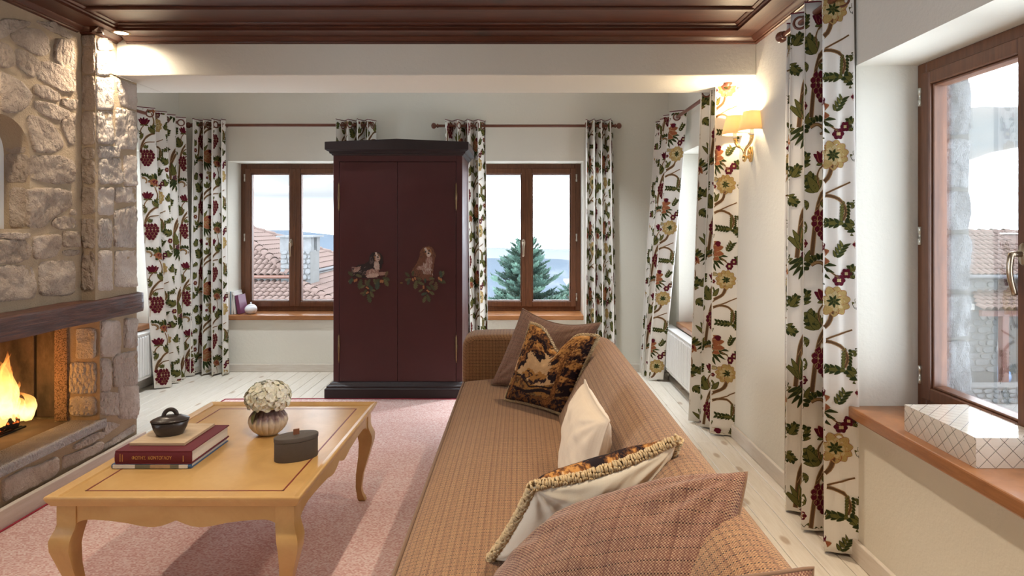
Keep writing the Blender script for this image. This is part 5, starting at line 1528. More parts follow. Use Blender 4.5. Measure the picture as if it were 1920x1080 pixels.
# far arm: slab with a rounded outer shoulder
def arm(y0, y1, nm):
    mb = MB()
    out = smooth_poly([(-0.325, 0.10), (-0.333, 0.40), (-0.333, 0.60), (-0.325, 0.655), (-0.285, 0.678), (-0.20, 0.684), (0.05, 0.686), (0.30, 0.680), (0.40, 0.665), (0.44, 0.60), (0.45, 0.10)], 3)
    n = len(out); cum = [0]
    for a, b in zip(out, out[1:]): cum.append(cum[-1] + math.hypot(b[0] - a[0], b[1] - a[1]))
    mb.uv = {}
    sec = [(0.030, 0.0), (0.012, 0.004), (0.003, 0.014), (0.0, 0.030), (0.0, (y1 - y0) - 0.03), (0.003, (y1 - y0) - 0.014), (0.012, (y1 - y0) - 0.004), (0.030, (y1 - y0))]
    cx_, cz_ = 0.05, 0.35
    vv = 0; last = None
    for k, (ins, dy) in enumerate(sec):
        if last is not None: vv += math.hypot(ins - last[0], dy - last[1])
        last = (ins, dy)
        for i, (x, z) in enumerate(out):
            d = Vector((x - cx_, z - cz_)); L = d.length
            q = Vector((cx_, cz_)) + d * (1 - ins / L)
            mb.uv[len(mb.v)] = (cum[i], vv + 1.0)
            mb.v.append((q.x - 0.08, y0 + dy - 2.25, q.y))
    for k in range(len(sec) - 1):
        for i in range(n - 1):
            mb.f.append((k * n + i, k * n + i + 1, (k + 1) * n + i + 1, (k + 1) * n + i)); mb.mi.append(0)
    # flat faces with their own plain UVs
    for k, yy_ in ((0, y0), (len(sec) - 1, y1)):
        o_ = len(mb.v)
        for i in range(n):
            p_ = mb.v[k * n + i]; mb.uv[o_ + i] = (p_[0], p_[2]); mb.v.append(p_)
        mb.f.append(tuple(o_ + i for i in range(n))); mb.mi.append(0)
    o = obj(nm, mb, M['sofa'], sf); smooth_by_angle(o, 50); return o
arm(3.640, SY1, 'arm'); arm(SY0, SY0 + 0.23, 'arm')
obj('base', MB().box(-0.30 - 0.08, 0.48 - 0.08, SY0 + 0.03 - 2.25, SY1 - 0.03 - 2.25, 0.07, 0.32), M['sofa'], sf)
for x in (-0.26, 0.44):
    for y in (SY0 + 0.1, SY1 - 0.1):
        obj('leg', MB().lathe([(0.0, 0.011), (0.018, 0.011), (0.026, 0.075), (0.0, 0.075)], (x - 0.08, y - 2.25, 0), 12), M['wardrobe_dark'], sf, smooth=True)

# ---- cushions from their four corners
def cushion(name, label, corners, T1, T2, mats, N=56, pinch=0.10, pw=0.42, sag=None, wr=0.006, seed=0, color=None, uvs=(0.5, 0.5), flange=0.0, group='sofa cushions'):
    """corners bl, br, tr, tl; front side bulges T1 along the normal, back side T2"""
    bl, br, tr, tl = (Vector(c_) for c_ in corners)
    cen = (bl + br + tr + tl) / 4
    n0 = ((br - bl) + (tr - tl)).cross((tl - bl) + (tr - br)).normalized()
    root = thing(name, label, 'cushion', cen, group=group)
    def base(u, v):
        a = 2 * u - 1; b = 2 * v - 1
        pu = pinch * (1 - b * b) * a * abs(a) * 0.5; pv = pinch * (1 - a * a) * b * abs(b) * 0.5
        uu, vv = u - pu * 0.5, v - pv * 0.5
        p_ = (bl * (1 - uu) + br * uu) * (1 - vv) + (tl * (1 - uu) + tr * uu) * vv
        if sag: p_ = p_ + Vector(sag(u, v))
        return p_
    def th(u, v):
        a = abs(2 * u - 1); b = abs(2 * v - 1)
        e = flange
        a2 = min(1, a / (1 - e)) if e else a; b2 = min(1, b / (1 - e)) if e else b
        return (max(0, 1 - a2 ** 2.4) * max(0, 1 - b2 ** 2.4)) ** pw
    def side(T, sg, mat, nm, col=None):
        mb = MB()
        def fn(u, v):
            p_ = base(u, v); k_ = th(u, v)
            w = wr * k_ * (mnoise.noise(Vector((u * 5 + seed, v * 5, sg * 3.0))) + 0.6 * mnoise.noise(Vector((u * 13 + v * 6, v * 9 + seed, sg))))
            # radiating creases from the corners
            for cu_, cv_ in ((0, 0), (1, 0), (0, 1), (1, 1)):
                dx, dy = u - cu_, v - cv_; r_ = math.hypot(dx, dy) + 1e-4
                w += wr * 0.7 * math.sin(math.atan2(dy, dx) * 14 + seed) * math.exp(-((r_ - 0.22) / 0.16) ** 2) * k_
            return p_ + n0 * (sg * (T * k_ + 0.0015) + w) - cen
        mb.grid(fn, N, N, uvf=lambda u, v: (u * uvs[0] + seed * 0.013, v * uvs[1]))
        me = mb.mesh(nm)
        if sg < 0: me.flip_normals()
        o = link(nm, me, mat, root, smooth=True)
        if col is not None:
            ca = me.color_attributes.new('tapestry', 'FLOAT_COLOR', 'POINT')
            U, V_ = np.meshgrid(np.linspace(0, 1, N + 1), np.linspace(0, 1, N + 1))
            arr = np.ones(((N + 1) ** 2, 4), dtype=np.float32); arr[:, :3] = col(U, V_).reshape(-1, 3)
            ca.data.foreach_set('color', arr.ravel())
        return o
    side(T1, 1, mats[0], 'front_cover', color)
    side(T2, -1, mats[1], 'back_cover')
    return root, base, n0, cen
def edge_path(base, n=400):
    out = []
    for i in range(n):
        t = 4 * i / n; k = int(t); f_ = t - k
        out.append(base(*[(f_, 0), (1, f_), (1 - f_, 1), (0, 1 - f_)][k]))
    return out
def piping(root, base, cen, mat, r=0.0045, nm='piping'):
    p_ = [q - cen for q in edge_path(base, 120)]; p_.append(p_[0]); 
    return obj(nm, MB().tube(p_, r, 6, cap=False), mat, root, smooth=True)
def fringe(root, base, cen, n0, count, r, seed, rows=3):
    rn = random.Random(seed); path = edge_path(base, count); mb = MB()
    ic = bmesh.new(); bmesh.ops.create_icosphere(ic, subdivisions=1, radius=1.0)
    iv = [v.co.copy() for v in ic.verts]; if_ = [tuple(v.index for v in f.verts) for f in ic.faces]; ic.free()
    m = len(path)
    for i, q in enumerate(path):
        d = (path[(i + 1) % m] - path[i - 1]).normalized(); o_ = d.cross(n0).normalized()
        for k in range(rows):
            a = 2 * math.pi * (k / rows) + i * 1.1
            c_ = q - cen + o_ * (r * 0.85 * math.cos(a) + r * 0.35) + n0 * (r * 0.95 * math.sin(a)) + Vector((rn.uniform(-1, 1), rn.uniform(-1, 1), rn.uniform(-1, 1))) * r * 0.16
            ax = (d * rn.uniform(-.3, .3) + o_ * math.cos(a + 1.4) + n0 * math.sin(a + 1.4)).normalized()
            Q = ax.to_track_quat('Z', 'Y')
            mb.add([c_ + Q @ Vector((v.x * r * 0.36, v.y * r * 0.36, v.z * r * 0.85)) for v in iv], if_)
    return stuff(obj('fringe', mb, M['fringe'], root, smooth=True))
# tapestry picture (woven, held in a colour attribute)
def fbm(U, V, s, seed):
    rn = np.random.RandomState(seed); out = np.zeros_like(U); amp = 1.0; tot = 0
    for o_ in range(4):
        g = rn.rand(64, 64); x = (U * s) % 63; y = (V * s) % 63
        i, j = x.astype(int), y.astype(int); fx, fy = x - i, y - j
        fx = fx * fx * (3 - 2 * fx); fy = fy * fy * (3 - 2 * fy)
        i2, j2 = (i + 1) % 64, (j + 1) % 64
        out += amp * ((g[j, i] * (1 - fx) + g[j, i2] * fx) * (1 - fy) + (g[j2, i] * (1 - fx) + g[j2, i2] * fx) * fy); tot += amp
        amp *= 0.55; s *= 2.07
    return out / tot
def tapestry(seed, dim=0.0):
    def f(U, V):
        n1 = fbm(U, V, 7, seed); n2 = fbm(U, V, 22, seed + 1); n3 = fbm(U, V, 48, seed + 2)
        dk = np.array([0.018, 0.011, 0.012]); br = np.array([0.090, 0.038, 0.018]); rust = np.array([0.22, 0.090, 0.030]); gold = np.array([0.42, 0.20, 0.058]); sky = np.array([0.50, 0.31, 0.155]); ol = np.array([0.15, 0.095, 0.040])
        col = np.empty(U.shape + (3,)); col[:] = sky * 1.0
        col *= (0.86 + 0.28 * n2)[..., None]
        def over(mask, c_):
            col[mask] = c_ if np.ndim(c_) == 1 else c_[mask]
        # ground
        gh = 0.34 + 0.05 * np.sin(U * 7 + 1) + 0.04 * (n1 - 0.5)
        gr = V < gh
        gcol = np.where((n2 > 0.55)[..., None], gold * 0.62, np.where((n3 > 0.5)[..., None], ol, br))
        over(gr, gcol)
        over(gr & (np.abs(V - gh + 0.03 + 0.02 * np.sin(U * 19)) < 0.012), dk)
        over(gr & (np.abs(V - 0.20 - 0.10 * (U - 0.5) - 0.02 * np.sin(U * 13)) < 0.014 + 0.02 * n3), dk)
        over((V < 0.10 + 0.10 * n1), np.where((n3 > 0.52)[..., None], rust * 0.6, dk * 1.3))
        # distant bushes
        for (cx_, cy_, r_) in ((0.36, 0.44, 0.07), (0.50, 0.42, 0.09), (0.58, 0.40, 0.07), (0.30, 0.38, 0.06), (0.44, 0.36, 0.07)):
            d = np.hypot((U - cx_), (V - cy_)) / r_ + 0.9 * (n3 - 0.5)
            over(d < 1.0, np.where((n3 + 0.5 * (V - cy_) / r_ > 0.5)[..., None], gold * 0.8, dk * 1.6))
        # foliage masses
        for (cx_, cy_, r_) in ((0.08, 0.90, 0.18), (0.20, 0.80, 0.15), (0.10, 0.66, 0.13), (0.26, 0.93, 0.15), (0.33, 0.78, 0.10), (0.14, 0.52, 0.09), (0.60, 0.92, 0.15), (0.76, 0.86, 0.17), (0.92, 0.88, 0.16), (0.70, 0.70, 0.14), (0.86, 0.66, 0.16), (0.94, 0.52, 0.14), (0.76, 0.50, 0.13), (0.48, 0.95, 0.10), (0.90, 0.36, 0.10)):
            d = np.hypot((U - cx_), (V - cy_)) / r_ + 1.1 * (n2 - 0.5) + 0.5 * (n3 - 0.5)
            m = d < 1.0
            lit = n3 * 0.9 + 0.6 * n2 + 0.45 * (V - cy_) / r_ - 0.25 * (U - cx_) / r_
            c_ = np.where((lit > 1.0 + dim)[..., None], gold * 1.05, np.where((lit > 0.86 + dim)[..., None], rust, np.where((lit > 0.72 + dim)[..., None], br, dk)))
            over(m, c_)
        # trunks
        def trunk(pts, w0, w1, c_):
            for (a, b) in zip(pts, pts[1:]):
                a = np.array(a); b = np.array(b); ab = b - a
                t = np.clip(((U - a[0]) * ab[0] + (V - a[1]) * ab[1]) / (ab @ ab), 0, 1)
                d = np.hypot(U - a[0] - ab[0] * t, V - a[1] - ab[1] * t)
                m = d < w0 + (w1 - w0) * (a[1] + ab[1] * t)
                over(m, np.where(((n3 > 0.5) ^ (d > w0 * 0.4))[..., None], c_, c_ * 0.45))
        trunk([(0.06, 0.04), (0.12, 0.22), (0.10, 0.45), (0.17, 0.64), (0.30, 0.80)], 0.024, 0.008, rust * 1.2)
        trunk([(0.17, 0.62), (0.20, 0.80), (0.32, 0.90)], 0.012, 0.005, rust * 1.2)
        trunk([(0.72, 0.05), (0.80, 0.18), (0.80, 0.40), (0.78, 0.60), (0.82, 0.80)], 0.036, 0.008, rust)
        trunk([(0.80, 0.18), (0.66, 0.06)], 0.022, 0.010, rust)
        trunk([(0.79, 0.58), (0.62, 0.74)], 0.010, 0.006, rust)
        trunk([(0.79, 0.55), (0.93, 0.66)], 0.010, 0.006, rust)
        return np.clip(col * (0.88 + 0.24 * n3)[..., None], 0, 1)
    return f
M['tap'] = principled('woven_tapestry', lambda n: {'Base Color': n.nd('ShaderNodeVertexColor', layer_name='tapestry').outputs[0], 'Roughness': 0.95, 'Specular IOR Level': 0.1, 'Normal': n.bump(n.noise(n.coord('UV'), 500, 2), 0.3, 0.002)})

# far tweed cushion in the corner
r_, b_, n_, c_ = cushion('tweed_cushion', 'brown tweed cushion in the far corner behind the tapestry cushion', [(-0.155, 3.44, 0.455), (0.235, 3.20, 0.46), (0.39, 3.13, 0.832), (0.012, 3.475, 0.855)], 0.055, 0.055, (M['cush_tweed'], M['cush_tweed']), 48, 0.10, wr=0.006, seed=3,
                         sag=lambda u, v: (0, 0, -0.035 * math.sin(math.pi * u) * v ** 4))
piping(r_, b_, c_, M['cush_tweed'])
def chop(u, v):
    k = math.exp(-((u - 0.46) / 0.17) ** 2) * max(0, v) ** 2.2
    return (0.0, -0.01 * k, -0.105 * k)
r_, b_, n_, c_ = cushion('tapestry_cushion', 'forest tapestry cushion with fringed edge and a dented top', [(-0.073, 3.12, 0.462), (0.20, 2.87, 0.46), (0.345, 2.84, 0.815), (0.050, 3.11, 0.832)], 0.060, 0.055, (M['tap'], M['cream_back']), 150, 0.10, wr=0.005, seed=5, color=tapestry(4), sag=chop)
fringe(r_, b_, c_, n_, 300, 0.0072, 3, 4)
# oatmeal linen cushion against the back
r_, b_, n_, c_ = cushion('linen_cushion', 'plain oatmeal linen cushion leaning on the middle of the sofa back', [(0.175, 2.13, 0.462), (0.165, 1.80, 0.462), (0.245, 1.765, 0.772), (0.212, 2.11, 0.800)], 0.072, 0.05, (M['linen'], M['linen']), 56, 0.13, wr=0.008, seed=8, flange=0.04)
piping(r_, b_, c_, M['linen'], 0.0028, 'hem')
# near tapestry cushion: picture side away from the camera, cream back towards it
r_, b_, n_, c_ = cushion('tapestry_cushion', 'fringed tapestry cushion turned so its cream back shows', [(0.30, 1.70, 0.465), (-0.075, 1.64, 0.455), (0.030, 1.480, 0.705), (0.372, 1.515, 0.802)], 0.080, 0.050, (M['tap'], M['cream_back']), 190, 0.10, wr=0.006, seed=11, color=tapestry(9, 0.12),
                         sag=lambda u, v: (0, 0, -0.012 * math.sin(math.pi * u) * v ** 3))
fringe(r_, b_, c_, n_, 250, 0.0100, 6, 5)
# near tweed cushion
r_, b_, n_, c_ = cushion('tweed_cushion', 'large brown tweed cushion nearest the camera, leaning on the fringed cushion', [(-0.17, 1.13, 0.47), (0.30, 1.03, 0.50), (0.447, 1.262, 0.822), (-0.035, 1.375, 0.575)], 0.075, 0.060, (M['cush_tweed'], M['cush_tweed']), 80, 0.04, wr=0.011, seed=14, uvs=(0.56, 0.48),
                         sag=lambda u, v: (0, 0, (0.034 * math.sin(math.pi * u) + 0.052 * (1 - u) * min(1, u / 0.25)) * v ** 2))
piping(r_, b_, c_, M['cush_tweed'], 0.003)
r_, b_, n_, c_ = cushion('tweed_cushion', 'brown tweed cushion at the bottom edge, only its top corner showing', [(0.02, 0.90, 0.48), (0.36, 0.86, 0.48), (0.437, 0.957, 0.797), (0.06, 0.965, 0.76)], 0.05, 0.05, (M['cush_tweed'], M['cush_tweed']), 48, 0.08, wr=0.006, seed=17)
piping(r_, b_, c_, M['cush_tweed'], 0.004)

# ================================================================== RADIATORS
def radiator(label, y0, y1, xw, sg, z0=0.10, z1=0.462):
    """panel along the wall at x = xw; sg = direction into the room"""
    t = thing('radiator', label, 'radiator', (xw, (y0 + y1) / 2, z0), group='white panel radiators')
    L = (y1 - y0) / 2; X = lambda a: sg * a
    def bx_(mb, a0, a1, b0, b1, c0, c1): mb.box(min(X(a0), X(a1)), max(X(a0), X(a1)), b0, b1, c0, c1)
    H = z1 - z0
    mb = MB(); n = int((y1 - y0) / 0.0333); prof = []
    for i in range(n):
        ya = -L + 0.012 + i * (2 * L - 0.024) / n; w = (2 * L - 0.024) / n
        prof += [(ya + w * 0.02, 0.104), (ya + w * 0.18, 0.1115), (ya + w * 0.68, 0.1115), (ya + w * 0.84, 0.104)]
    for (a, b) in zip(prof, prof[1:]):
        mb.add([(X(a[1]), a[0], 0.028), (X(b[1]), b[0], 0.028), (X(b[1]), b[0], H - 0.035), (X(a[1]), a[0], H - 0.035)], [(0, 1, 2, 3)])
        mb.add([(X(a[1]), a[0], H - 0.035), (X(b[1]), b[0], H - 0.035), (X(0.104), b[0], H - 0.022), (X(0.104), a[0], H - 0.022)], [(0, 1, 2, 3)])
        mb.add([(X(a[1]), a[0], 0.028), (X(b[1]), b[0], 0.028), (X(0.104), b[0], 0.016), (X(0.104), a[0], 0.016)], [(0, 1, 2, 3)])
    bx_(mb, 0.090, 0.104, -L + 0.004, L - 0.004, 0.0, H - 0.006)
    obj('front_panel', mb, M['rad'], t)
    mb = MB(); bx_(mb, 0.035, 0.050, -L + 0.004, L - 0.004, 0.0, H - 0.006); obj('rear_panel', mb, M['rad'], t)
    for e in (-L, L - 0.004):
        mb = MB(); bx_(mb, 0.030, 0.110, e, e + 0.004, 0.004, H); obj('side_cover', mb, M['rad'], t, bevel=0.001)
    mb = MB(); bx_(mb, 0.030, 0.110, -L, L, H - 0.006, H)
    obj('top_grille', mb, M['rad'], t, bevel=0.002)
    mb = MB()
    for y in (-L + 0.15, L - 0.15): bx_(mb, 0.003, 0.04, y - 0.02, y + 0.02, 0.06, H - 0.05)
    obj('wall_bracket', mb, M['rad'], t)
    for y in (-L + 0.05, L - 0.05): obj('pipe', MB().tube([(X(0.07), y, 0.0), (X(0.07), y, -z0)], 0.008, 8), M['steel'], t, smooth=True)
    return t
radiator('white ribbed panel radiator below the window behind the fireplace', 4.20, 5.33, XL, 1)
radiator('white ribbed panel radiator between the two right curtains', 4.30, 5.46, XR, -1)

# ================================================================== WALL LAMP
SCY, SCZ = 3.655, 1.715
sc = thing('wall_lamp', 'brass wall lamp with two cream shades, both lit', 'wall lamp', (XR, SCY, SCZ))
obj('back_plate', MB().lathe([(0.052, 0.0), (0.052, -0.007), (0.044, -0.012), (0.034, -0.014), (0.030, -0.020), (0.0, -0.022)], (0, 0, 0), 6, 0.55, 1.0, 'x'), M['gold'], sc, bevel=0.002)
obj('knuckle', MB().lathe([(0.0, -0.026), (0.010, -0.020), (0.013, -0.008), (0.013, 0.004), (0.010, 0.012), (0.006, 0.016), (0.0, 0.018)], (-0.042, 0, -0.020), 14).tube([(-0.015, 0, -0.018), (-0.044, 0, -0.018)], 0.008, 10), M['gold'], sc, smooth=True)
m_, n_, out_ = new_mat('lamp_shade_silk')
df = n_.nd('ShaderNodeBsdfDiffuse', {'Color': (0.85, 0.74, 0.56, 1)}); tl_ = n_.nd('ShaderNodeBsdfTranslucent', {'Color': (0.95, 0.78, 0.52, 1)})
mx_ = n_.nd('ShaderNodeMixShader', {0: 0.55, 1: df.outputs[0], 2: tl_.outputs[0]}); n_.t.links.new(mx_.outputs[0], out_.inputs[0])
M['shade'] = m_
for k, (px_, py_, dep) in enumerate(((1378, 250, 3.76), (1410, 243, 3.565))):
    X_, Y_, Z_ = P(px_, py_, dep); q = Vector((X_ - XR, Y_ - SCY, Z_ - SCZ))           # foot of the shade
    a_ = bpy.data.objects.new('lamp_arm', None); C.objects.link(a_); a_.parent = sc
    p0 = Vector((-0.042, 0, -0.015))
    pts = []
    for i in range(17):
        t = i / 16; s_ = t * t * (3 - 2 * t)
        pts.append(Vector((p0.x + (q.x - p0.x) * (t ** 1.6), p0.y + (q.y - p0.y) * s_, p0.z + (q.z - 0.03 - p0.z) * (t + 0.10 * math.sin(t * 2 * math.pi)))))
    obj('arm_tube', MB().tube(pts, lambda t: 0.0055 + 0.0055 * t ** 1.5, 12), M['gold'], a_, smooth=True)
    obj('candle_sleeve', MB().lathe([(0.0, -0.032), (0.013, -0.030), (0.012, -0.024), (0.0105, -0.02), (0.0105, 0.02), (0.0, 0.02)], tuple(q), 14), M['bk_white'], a_, smooth=True)
    prof = [(0.0755, -0.008), (0.0762, -0.006), (0.0745, 0.002), (0.0480, 0.098), (0.0490, 0.101), (0.0472, 0.101), (0.0462, 0.098), (0.0728, 0.002), (0.0742, -0.006)]
    mb = MB(); mb.lathe(prof + [prof[0]], tuple(q), 40)
    mb.f = [f for f in mb.f if len(f) == 4]; mb.mi = [0] * len(mb.f)
    obj('shade', mb, M['shade'], a_, smooth=True)
    obj('bulb', MB().lathe([(0.0, 0.02), (0.008, 0.022), (0.014, 0.036), (0.012, 0.05), (0.005, 0.062), (0.0, 0.068)], tuple(q), 12), M['bulb'], a_, smooth=True)
    l = bpy.data.lights.new('sconce_bulb', 'POINT'); l.energy = 9.0 * LAMP; l.color = (1.0, 0.78, 0.50); l.shadow_soft_size = 0.016
    lo = bpy.data.objects.new('sconce_bulb', l); C.objects.link(lo); lo.parent = a_; lo.location = q + Vector((0, 0, 0.085))

# ================================================================== THINGS ON THE SILLS
# patterned box on the near sill
def m_diamond():
    def b(n):
        uv = n.sep(n.coord('UV')); s_ = 0.0505
        u = n.math('DIVIDE', n.math('ADD', uv[0], uv[1]), s_); v = n.math('DIVIDE', n.math('SUBTRACT', uv[0], uv[1]), s_)
        a = n.math('ABSOLUTE', n.math('SUBTRACT', n.math('FRACT', u), 0.5)); c_ = n.math('ABSOLUTE', n.math('SUBTRACT', n.math('FRACT', v), 0.5))
        m = n.math('MAXIMUM', a, c_)
        border = n.math('GREATER_THAN', m, 0.478)
        rings = n.math('FRACT', n.math('MULTIPLY', m, 11.0))
        ring = n.math('MULTIPLY', n.math('LESS_THAN', n.math('ABSOLUTE', n.math('SUBTRACT', rings, 0.5)), 0.17), n.math('LESS_THAN', m, 0.43))
        col = n.mix(n.noise(n.coord('UV'), 14, 3), (0.74, 0.66, 0.56), (0.86, 0.82, 0.76))
        col = n.mix(n.math('MULTIPLY', ring, 0.6), col, (0.28, 0.21, 0.15)); col = n.mix(border, col, (0.03, 0.022, 0.02))
        return {'Base Color': col, 'Roughness': 0.12, 'Coat Weight': 0.6, 'Coat Roughness': 0.04}
    return principled('bone_inlay', b)
M['diamond'] = m_diamond()
def uvbox(mb, x0, x1, y0, y1, z0, z1, du=0.0):
    if mb.uv is None: mb.uv = {}
    for quad, uvf in (([(x0, y0, z0), (x0, y1, z0), (x0, y1, z1), (x0, y0, z1)], lambda p: (p[1], p[2])), ([(x1, y0, z0), (x1, y1, z0), (x1, y1, z1), (x1, y0, z1)], lambda p: (p[1], p[2])),
                      ([(x0, y0, z0), (x1, y0, z0), (x1, y0, z1), (x0, y0, z1)], lambda p: (p[0], p[2])), ([(x0, y1, z0), (x1, y1, z0), (x1, y1, z1), (x0, y1, z1)], lambda p: (p[0], p[2])),
                      ([(x0, y0, z1), (x1, y0, z1), (x1, y1, z1), (x0, y1, z1)], lambda p: (p[0], p[1])), ([(x0, y0, z0), (x1, y0, z0), (x1, y1, z0), (x0, y1, z0)], lambda p: (p[0], p[1]))):
        o_ = len(mb.v)
        for i, p_ in enumerate(quad): mb.uv[o_ + i] = uvf(p_)
        mb.v += quad; mb.f.append((o_, o_ + 1, o_ + 2, o_ + 3)); mb.mi.append(0)
    return mb
dbx = thing('inlaid_box', 'low ivory box with black diamond lattice on the near sill', 'box', (1.436, 2.04, 0.6005))
obj('box_base', uvbox(MB(), -0.108, 0.108, -0.174, 0.174, 0.0, 0.064), M['diamond'], dbx)
obj('box_lid', uvbox(MB(), -0.108, 0.108, -0.174, 0.174, 0.0646, 0.089), M['diamond'], dbx)
# books and jar on the far sill
M['bk_grey'] = plain('slate_board', (0.22, 0.28, 0.33), 0.5, var=0.1)
M['bk_purple'] = plain('plum_cloth', (0.16, 0.035, 0.09), 0.5, var=0.15)
M['porcelain'] = plain('white_porcelain', (0.78, 0.79, 0.82), 0.2, var=0.03)
def standing(label, px_, w, dep, h, mat, lean=0.0, z0=0.5065, y=5.76, mat2='pages'):
    t = thing('book', label, 'book', (P(px_, 0, y)[0], y, z0 + 0.0), group='books on the far sill')
    t.rotation_euler = (0, lean, 0.0)
    obj('cover', MB().box(0, 0.003, 0, dep, 0, h).box(w - 0.003, w, 0, dep, 0, h).box(0, w, -0.002, 0.003, 0, h), M[mat], t, bevel=0.0008, seg=1)
    obj('pages', MB().box(0.003, w - 0.003, 0.003, dep - 0.004, 0.003, h - 0.004), M[mat2], t)
    return t
standing('slate grey slim book next to the curtain, tallest of the row', 430.0, 0.017, 0.18, 0.205, 'bk_grey', 0.0)
standing('white slim book second from the curtain', 433.9, 0.016, 0.18, 0.205, 'bk_white', 0.0)
standing('white slim book beside the plum book', 438.5, 0.018, 0.17, 0.180, 'bk_white', -0.09)
standing('plum coloured book leaning at the end of the row', 445.8, 0.030, 0.15, 0.170, 'bk_purple', -0.16, mat2='bk_purple')
jar = thing('lidded_jar', 'small white round porcelain jar on the far sill', 'jar', (P(470.5, 0, 5.80)[0], 5.80, 0.5065))
obj('jar_body', MB().lathe([(0.0, 0.0), (0.030, 0.0), (0.045, 0.012), (0.054, 0.034), (0.052, 0.056), (0.038, 0.074), (0.030, 0.077), (0.0, 0.06)], (0, 0, 0), 32), M['porcelain'], jar, smooth=True)
obj('jar_lid', MB().lathe([(0.034, 0.0765), (0.031, 0.080), (0.015, 0.087), (0.006, 0.090), (0.005, 0.094), (0.008, 0.098), (0.007, 0.104), (0.0, 0.106)], (0, 0, 0), 28), M['porcelain'], jar, smooth=True)

# ================================================================== DOWNLIGHTS
downlight(-2.165, 3.47, 2.3535, 'lit recessed downlight beside the stone pier', 44, 2.9)
downlight(-2.165, 2.45, 2.3535, 'recessed downlight above the fireplace', 44, 2.7)
downlight(0.75, 2.93, ZC + 0.003, 'recessed downlight above the sofa back', 112, 1.9)
for k_, (x_, lb_) in enumerate(((-2.35, 'added unseen downlight over the alcove window with red roofs'), (-1.35, 'added unseen downlight over the wardrobe front'), (-0.05, 'added unseen downlight over the alcove behind the sofa'), (0.55, 'added unseen downlight over the alcove beside the right radiator'))):  # cool fill lamps added on the unseen alcove ceiling, standing in for daylight
    downlight(x_, 5.12 if k_ != 1 else 4.5, 2.779, lb_, 210 if k_ != 1 else 40, 1.2, (0.87, 0.945, 1.0))
downlight(-0.65, 1.75, ZC + 0.003, 'added unseen downlight above the coffee table', 105, 1.75)  # added out of view to brighten the table and rug
downlight(0.75, 0.9, ZC + 0.003, 'added unseen downlight above the near end of the sofa', 165, 1.75)  # added out of view to lift the sofa and lower right wall
downlight(-1.95, 0.8, ZC + 0.003, 'added unseen downlight near the fireplace end of the room', 65, 1.75)  # added out of view as fill for the near room

# ================================================================== OUTSIDE
M['tile'] = principled('terracotta_tile', lambda n: {'Base Color': n.mix(n.noise(n.coord('Object'), 9, 3), n.mix(n.rand(), (0.076, 0.041, 0.031), (0.096, 0.059, 0.047)), (0.108, 0.072, 0.060)), 'Roughness': 0.85})
M['tile_bed'] = plain('terracotta_bed', (0.075, 0.043, 0.033), 0.9, var=0.2, nscale=2)
M['gutter'] = plain('copper_gutter', (0.12, 0.055, 0.038), 0.5, var=0.2)
M['gutter_g'] = plain('lead_gutter', (0.05, 0.05, 0.055), 0.5, var=0.2)
M['bark'] = plain('bark', (0.10, 0.065, 0.04), 0.9, var=0.3)
M['post'] = m_wood('painted_post', ((0.05, 0.016, 0.012), (0.08, 0.026, 0.019), (0.11, 0.040, 0.027)), (4, 4, 0.6), 0.6, 0, 0.1)
M['paving'] = m_stone('pale_paving', (0.10, 0.098, 0.096), (0.125, 0.123, 0.121), (0.15, 0.148, 0.146), rnd=0.0, bumpk=0.3, chis=3)
M['fir'] = principled('fir_needles', lambda n: {'Base Color': n.mix(n.rand(), (0.026, 0.062, 0.047), (0.055, 0.105, 0.075)), 'Roughness': 0.8})
def tile_mesh(r=0.098, L=0.42, seg=8, th=0.014):
    mb = MB()
    for k_, (y, sc_) in enumerate(((0.0, 1.0), (L, 0.84))):
        for rr_ in (r * sc_, r * sc_ - th):
            for i in range(seg + 1):
                a = math.pi * i / seg
                mb.v.append((rr_ * math.cos(a), y, rr_ * math.sin(a) * 0.92))
    n = seg + 1
    for i in range(seg):
        mb.f.append((i, i + 1, 2 * n + i + 1, 2 * n + i)); mb.f.append((n + i, 3 * n + i, 3 * n + i + 1, n + i + 1)); mb.f.append((i, n + i, n + i + 1, i + 1))
    mb.mi = [0] * len(mb.f)
    me = mb.mesh('tile'); fix_normals(me); me.materials.append(M['tile'])
    me.polygons.foreach_set('use_smooth', [len(f) == 4 for f in mb.f])
    return me
TILE = tile_mesh(); TILE_BIG = tile_mesh(0.15, 0.5); TILE_LO = tile_mesh(0.098, 0.42, 4)
def roof_face(parent, origin, ax, up, width, length, inside=lambda a, b: True, pitch=0.2, row=0.34, objects=True, a0=0.0):
    """tiles over a slope: AX along the eave, UP up the slope, ORIGIN at an eave end"""
    ax = Vector(ax).normalized(); up = Vector(up).normalized(); nz = ax.cross(up).normalized()
    if nz.z < 0: nz = -nz
    xa = up.cross(nz)
    Mx = Matrix((xa, up, nz)).transposed()
    lift = nz * 0.01
    pts = []
    a = a0 + pitch / 2
    while a < width:
        b = 0.0
        while b < length:
            if inside(a, b): pts.append((a, b))
            b += row
        a += pitch
    if objects:
        for a, b in pts:
            o = bpy.data.objects.new('tile', TILE); C.objects.link(o); o.parent = parent
            q = Matrix.Rotation(math.radians(-3.2), 3, 'X')
            o.matrix_local = Matrix.Translation(Vector(origin) + ax * a + up * (b - 0.04) + nz * 0.028) @ (Mx @ q).to_4x4()
        return
    mb = MB(); tv = [v.co.copy() for v in TILE_LO.vertices]; tf = [tuple(p_.vertices) for p_ in TILE_LO.polygons]
    q = Mx @ Matrix.Rotation(math.radians(-3.2), 3, 'X')
    for a, b in pts:
        off = Vector(origin) + ax * a + up * (b - 0.04) + nz * 0.028
        mb.add([off + q @ v for v in tv], tf)
    stuff(obj('roof_tiles', mb, M['tile'], parent, norm=False))
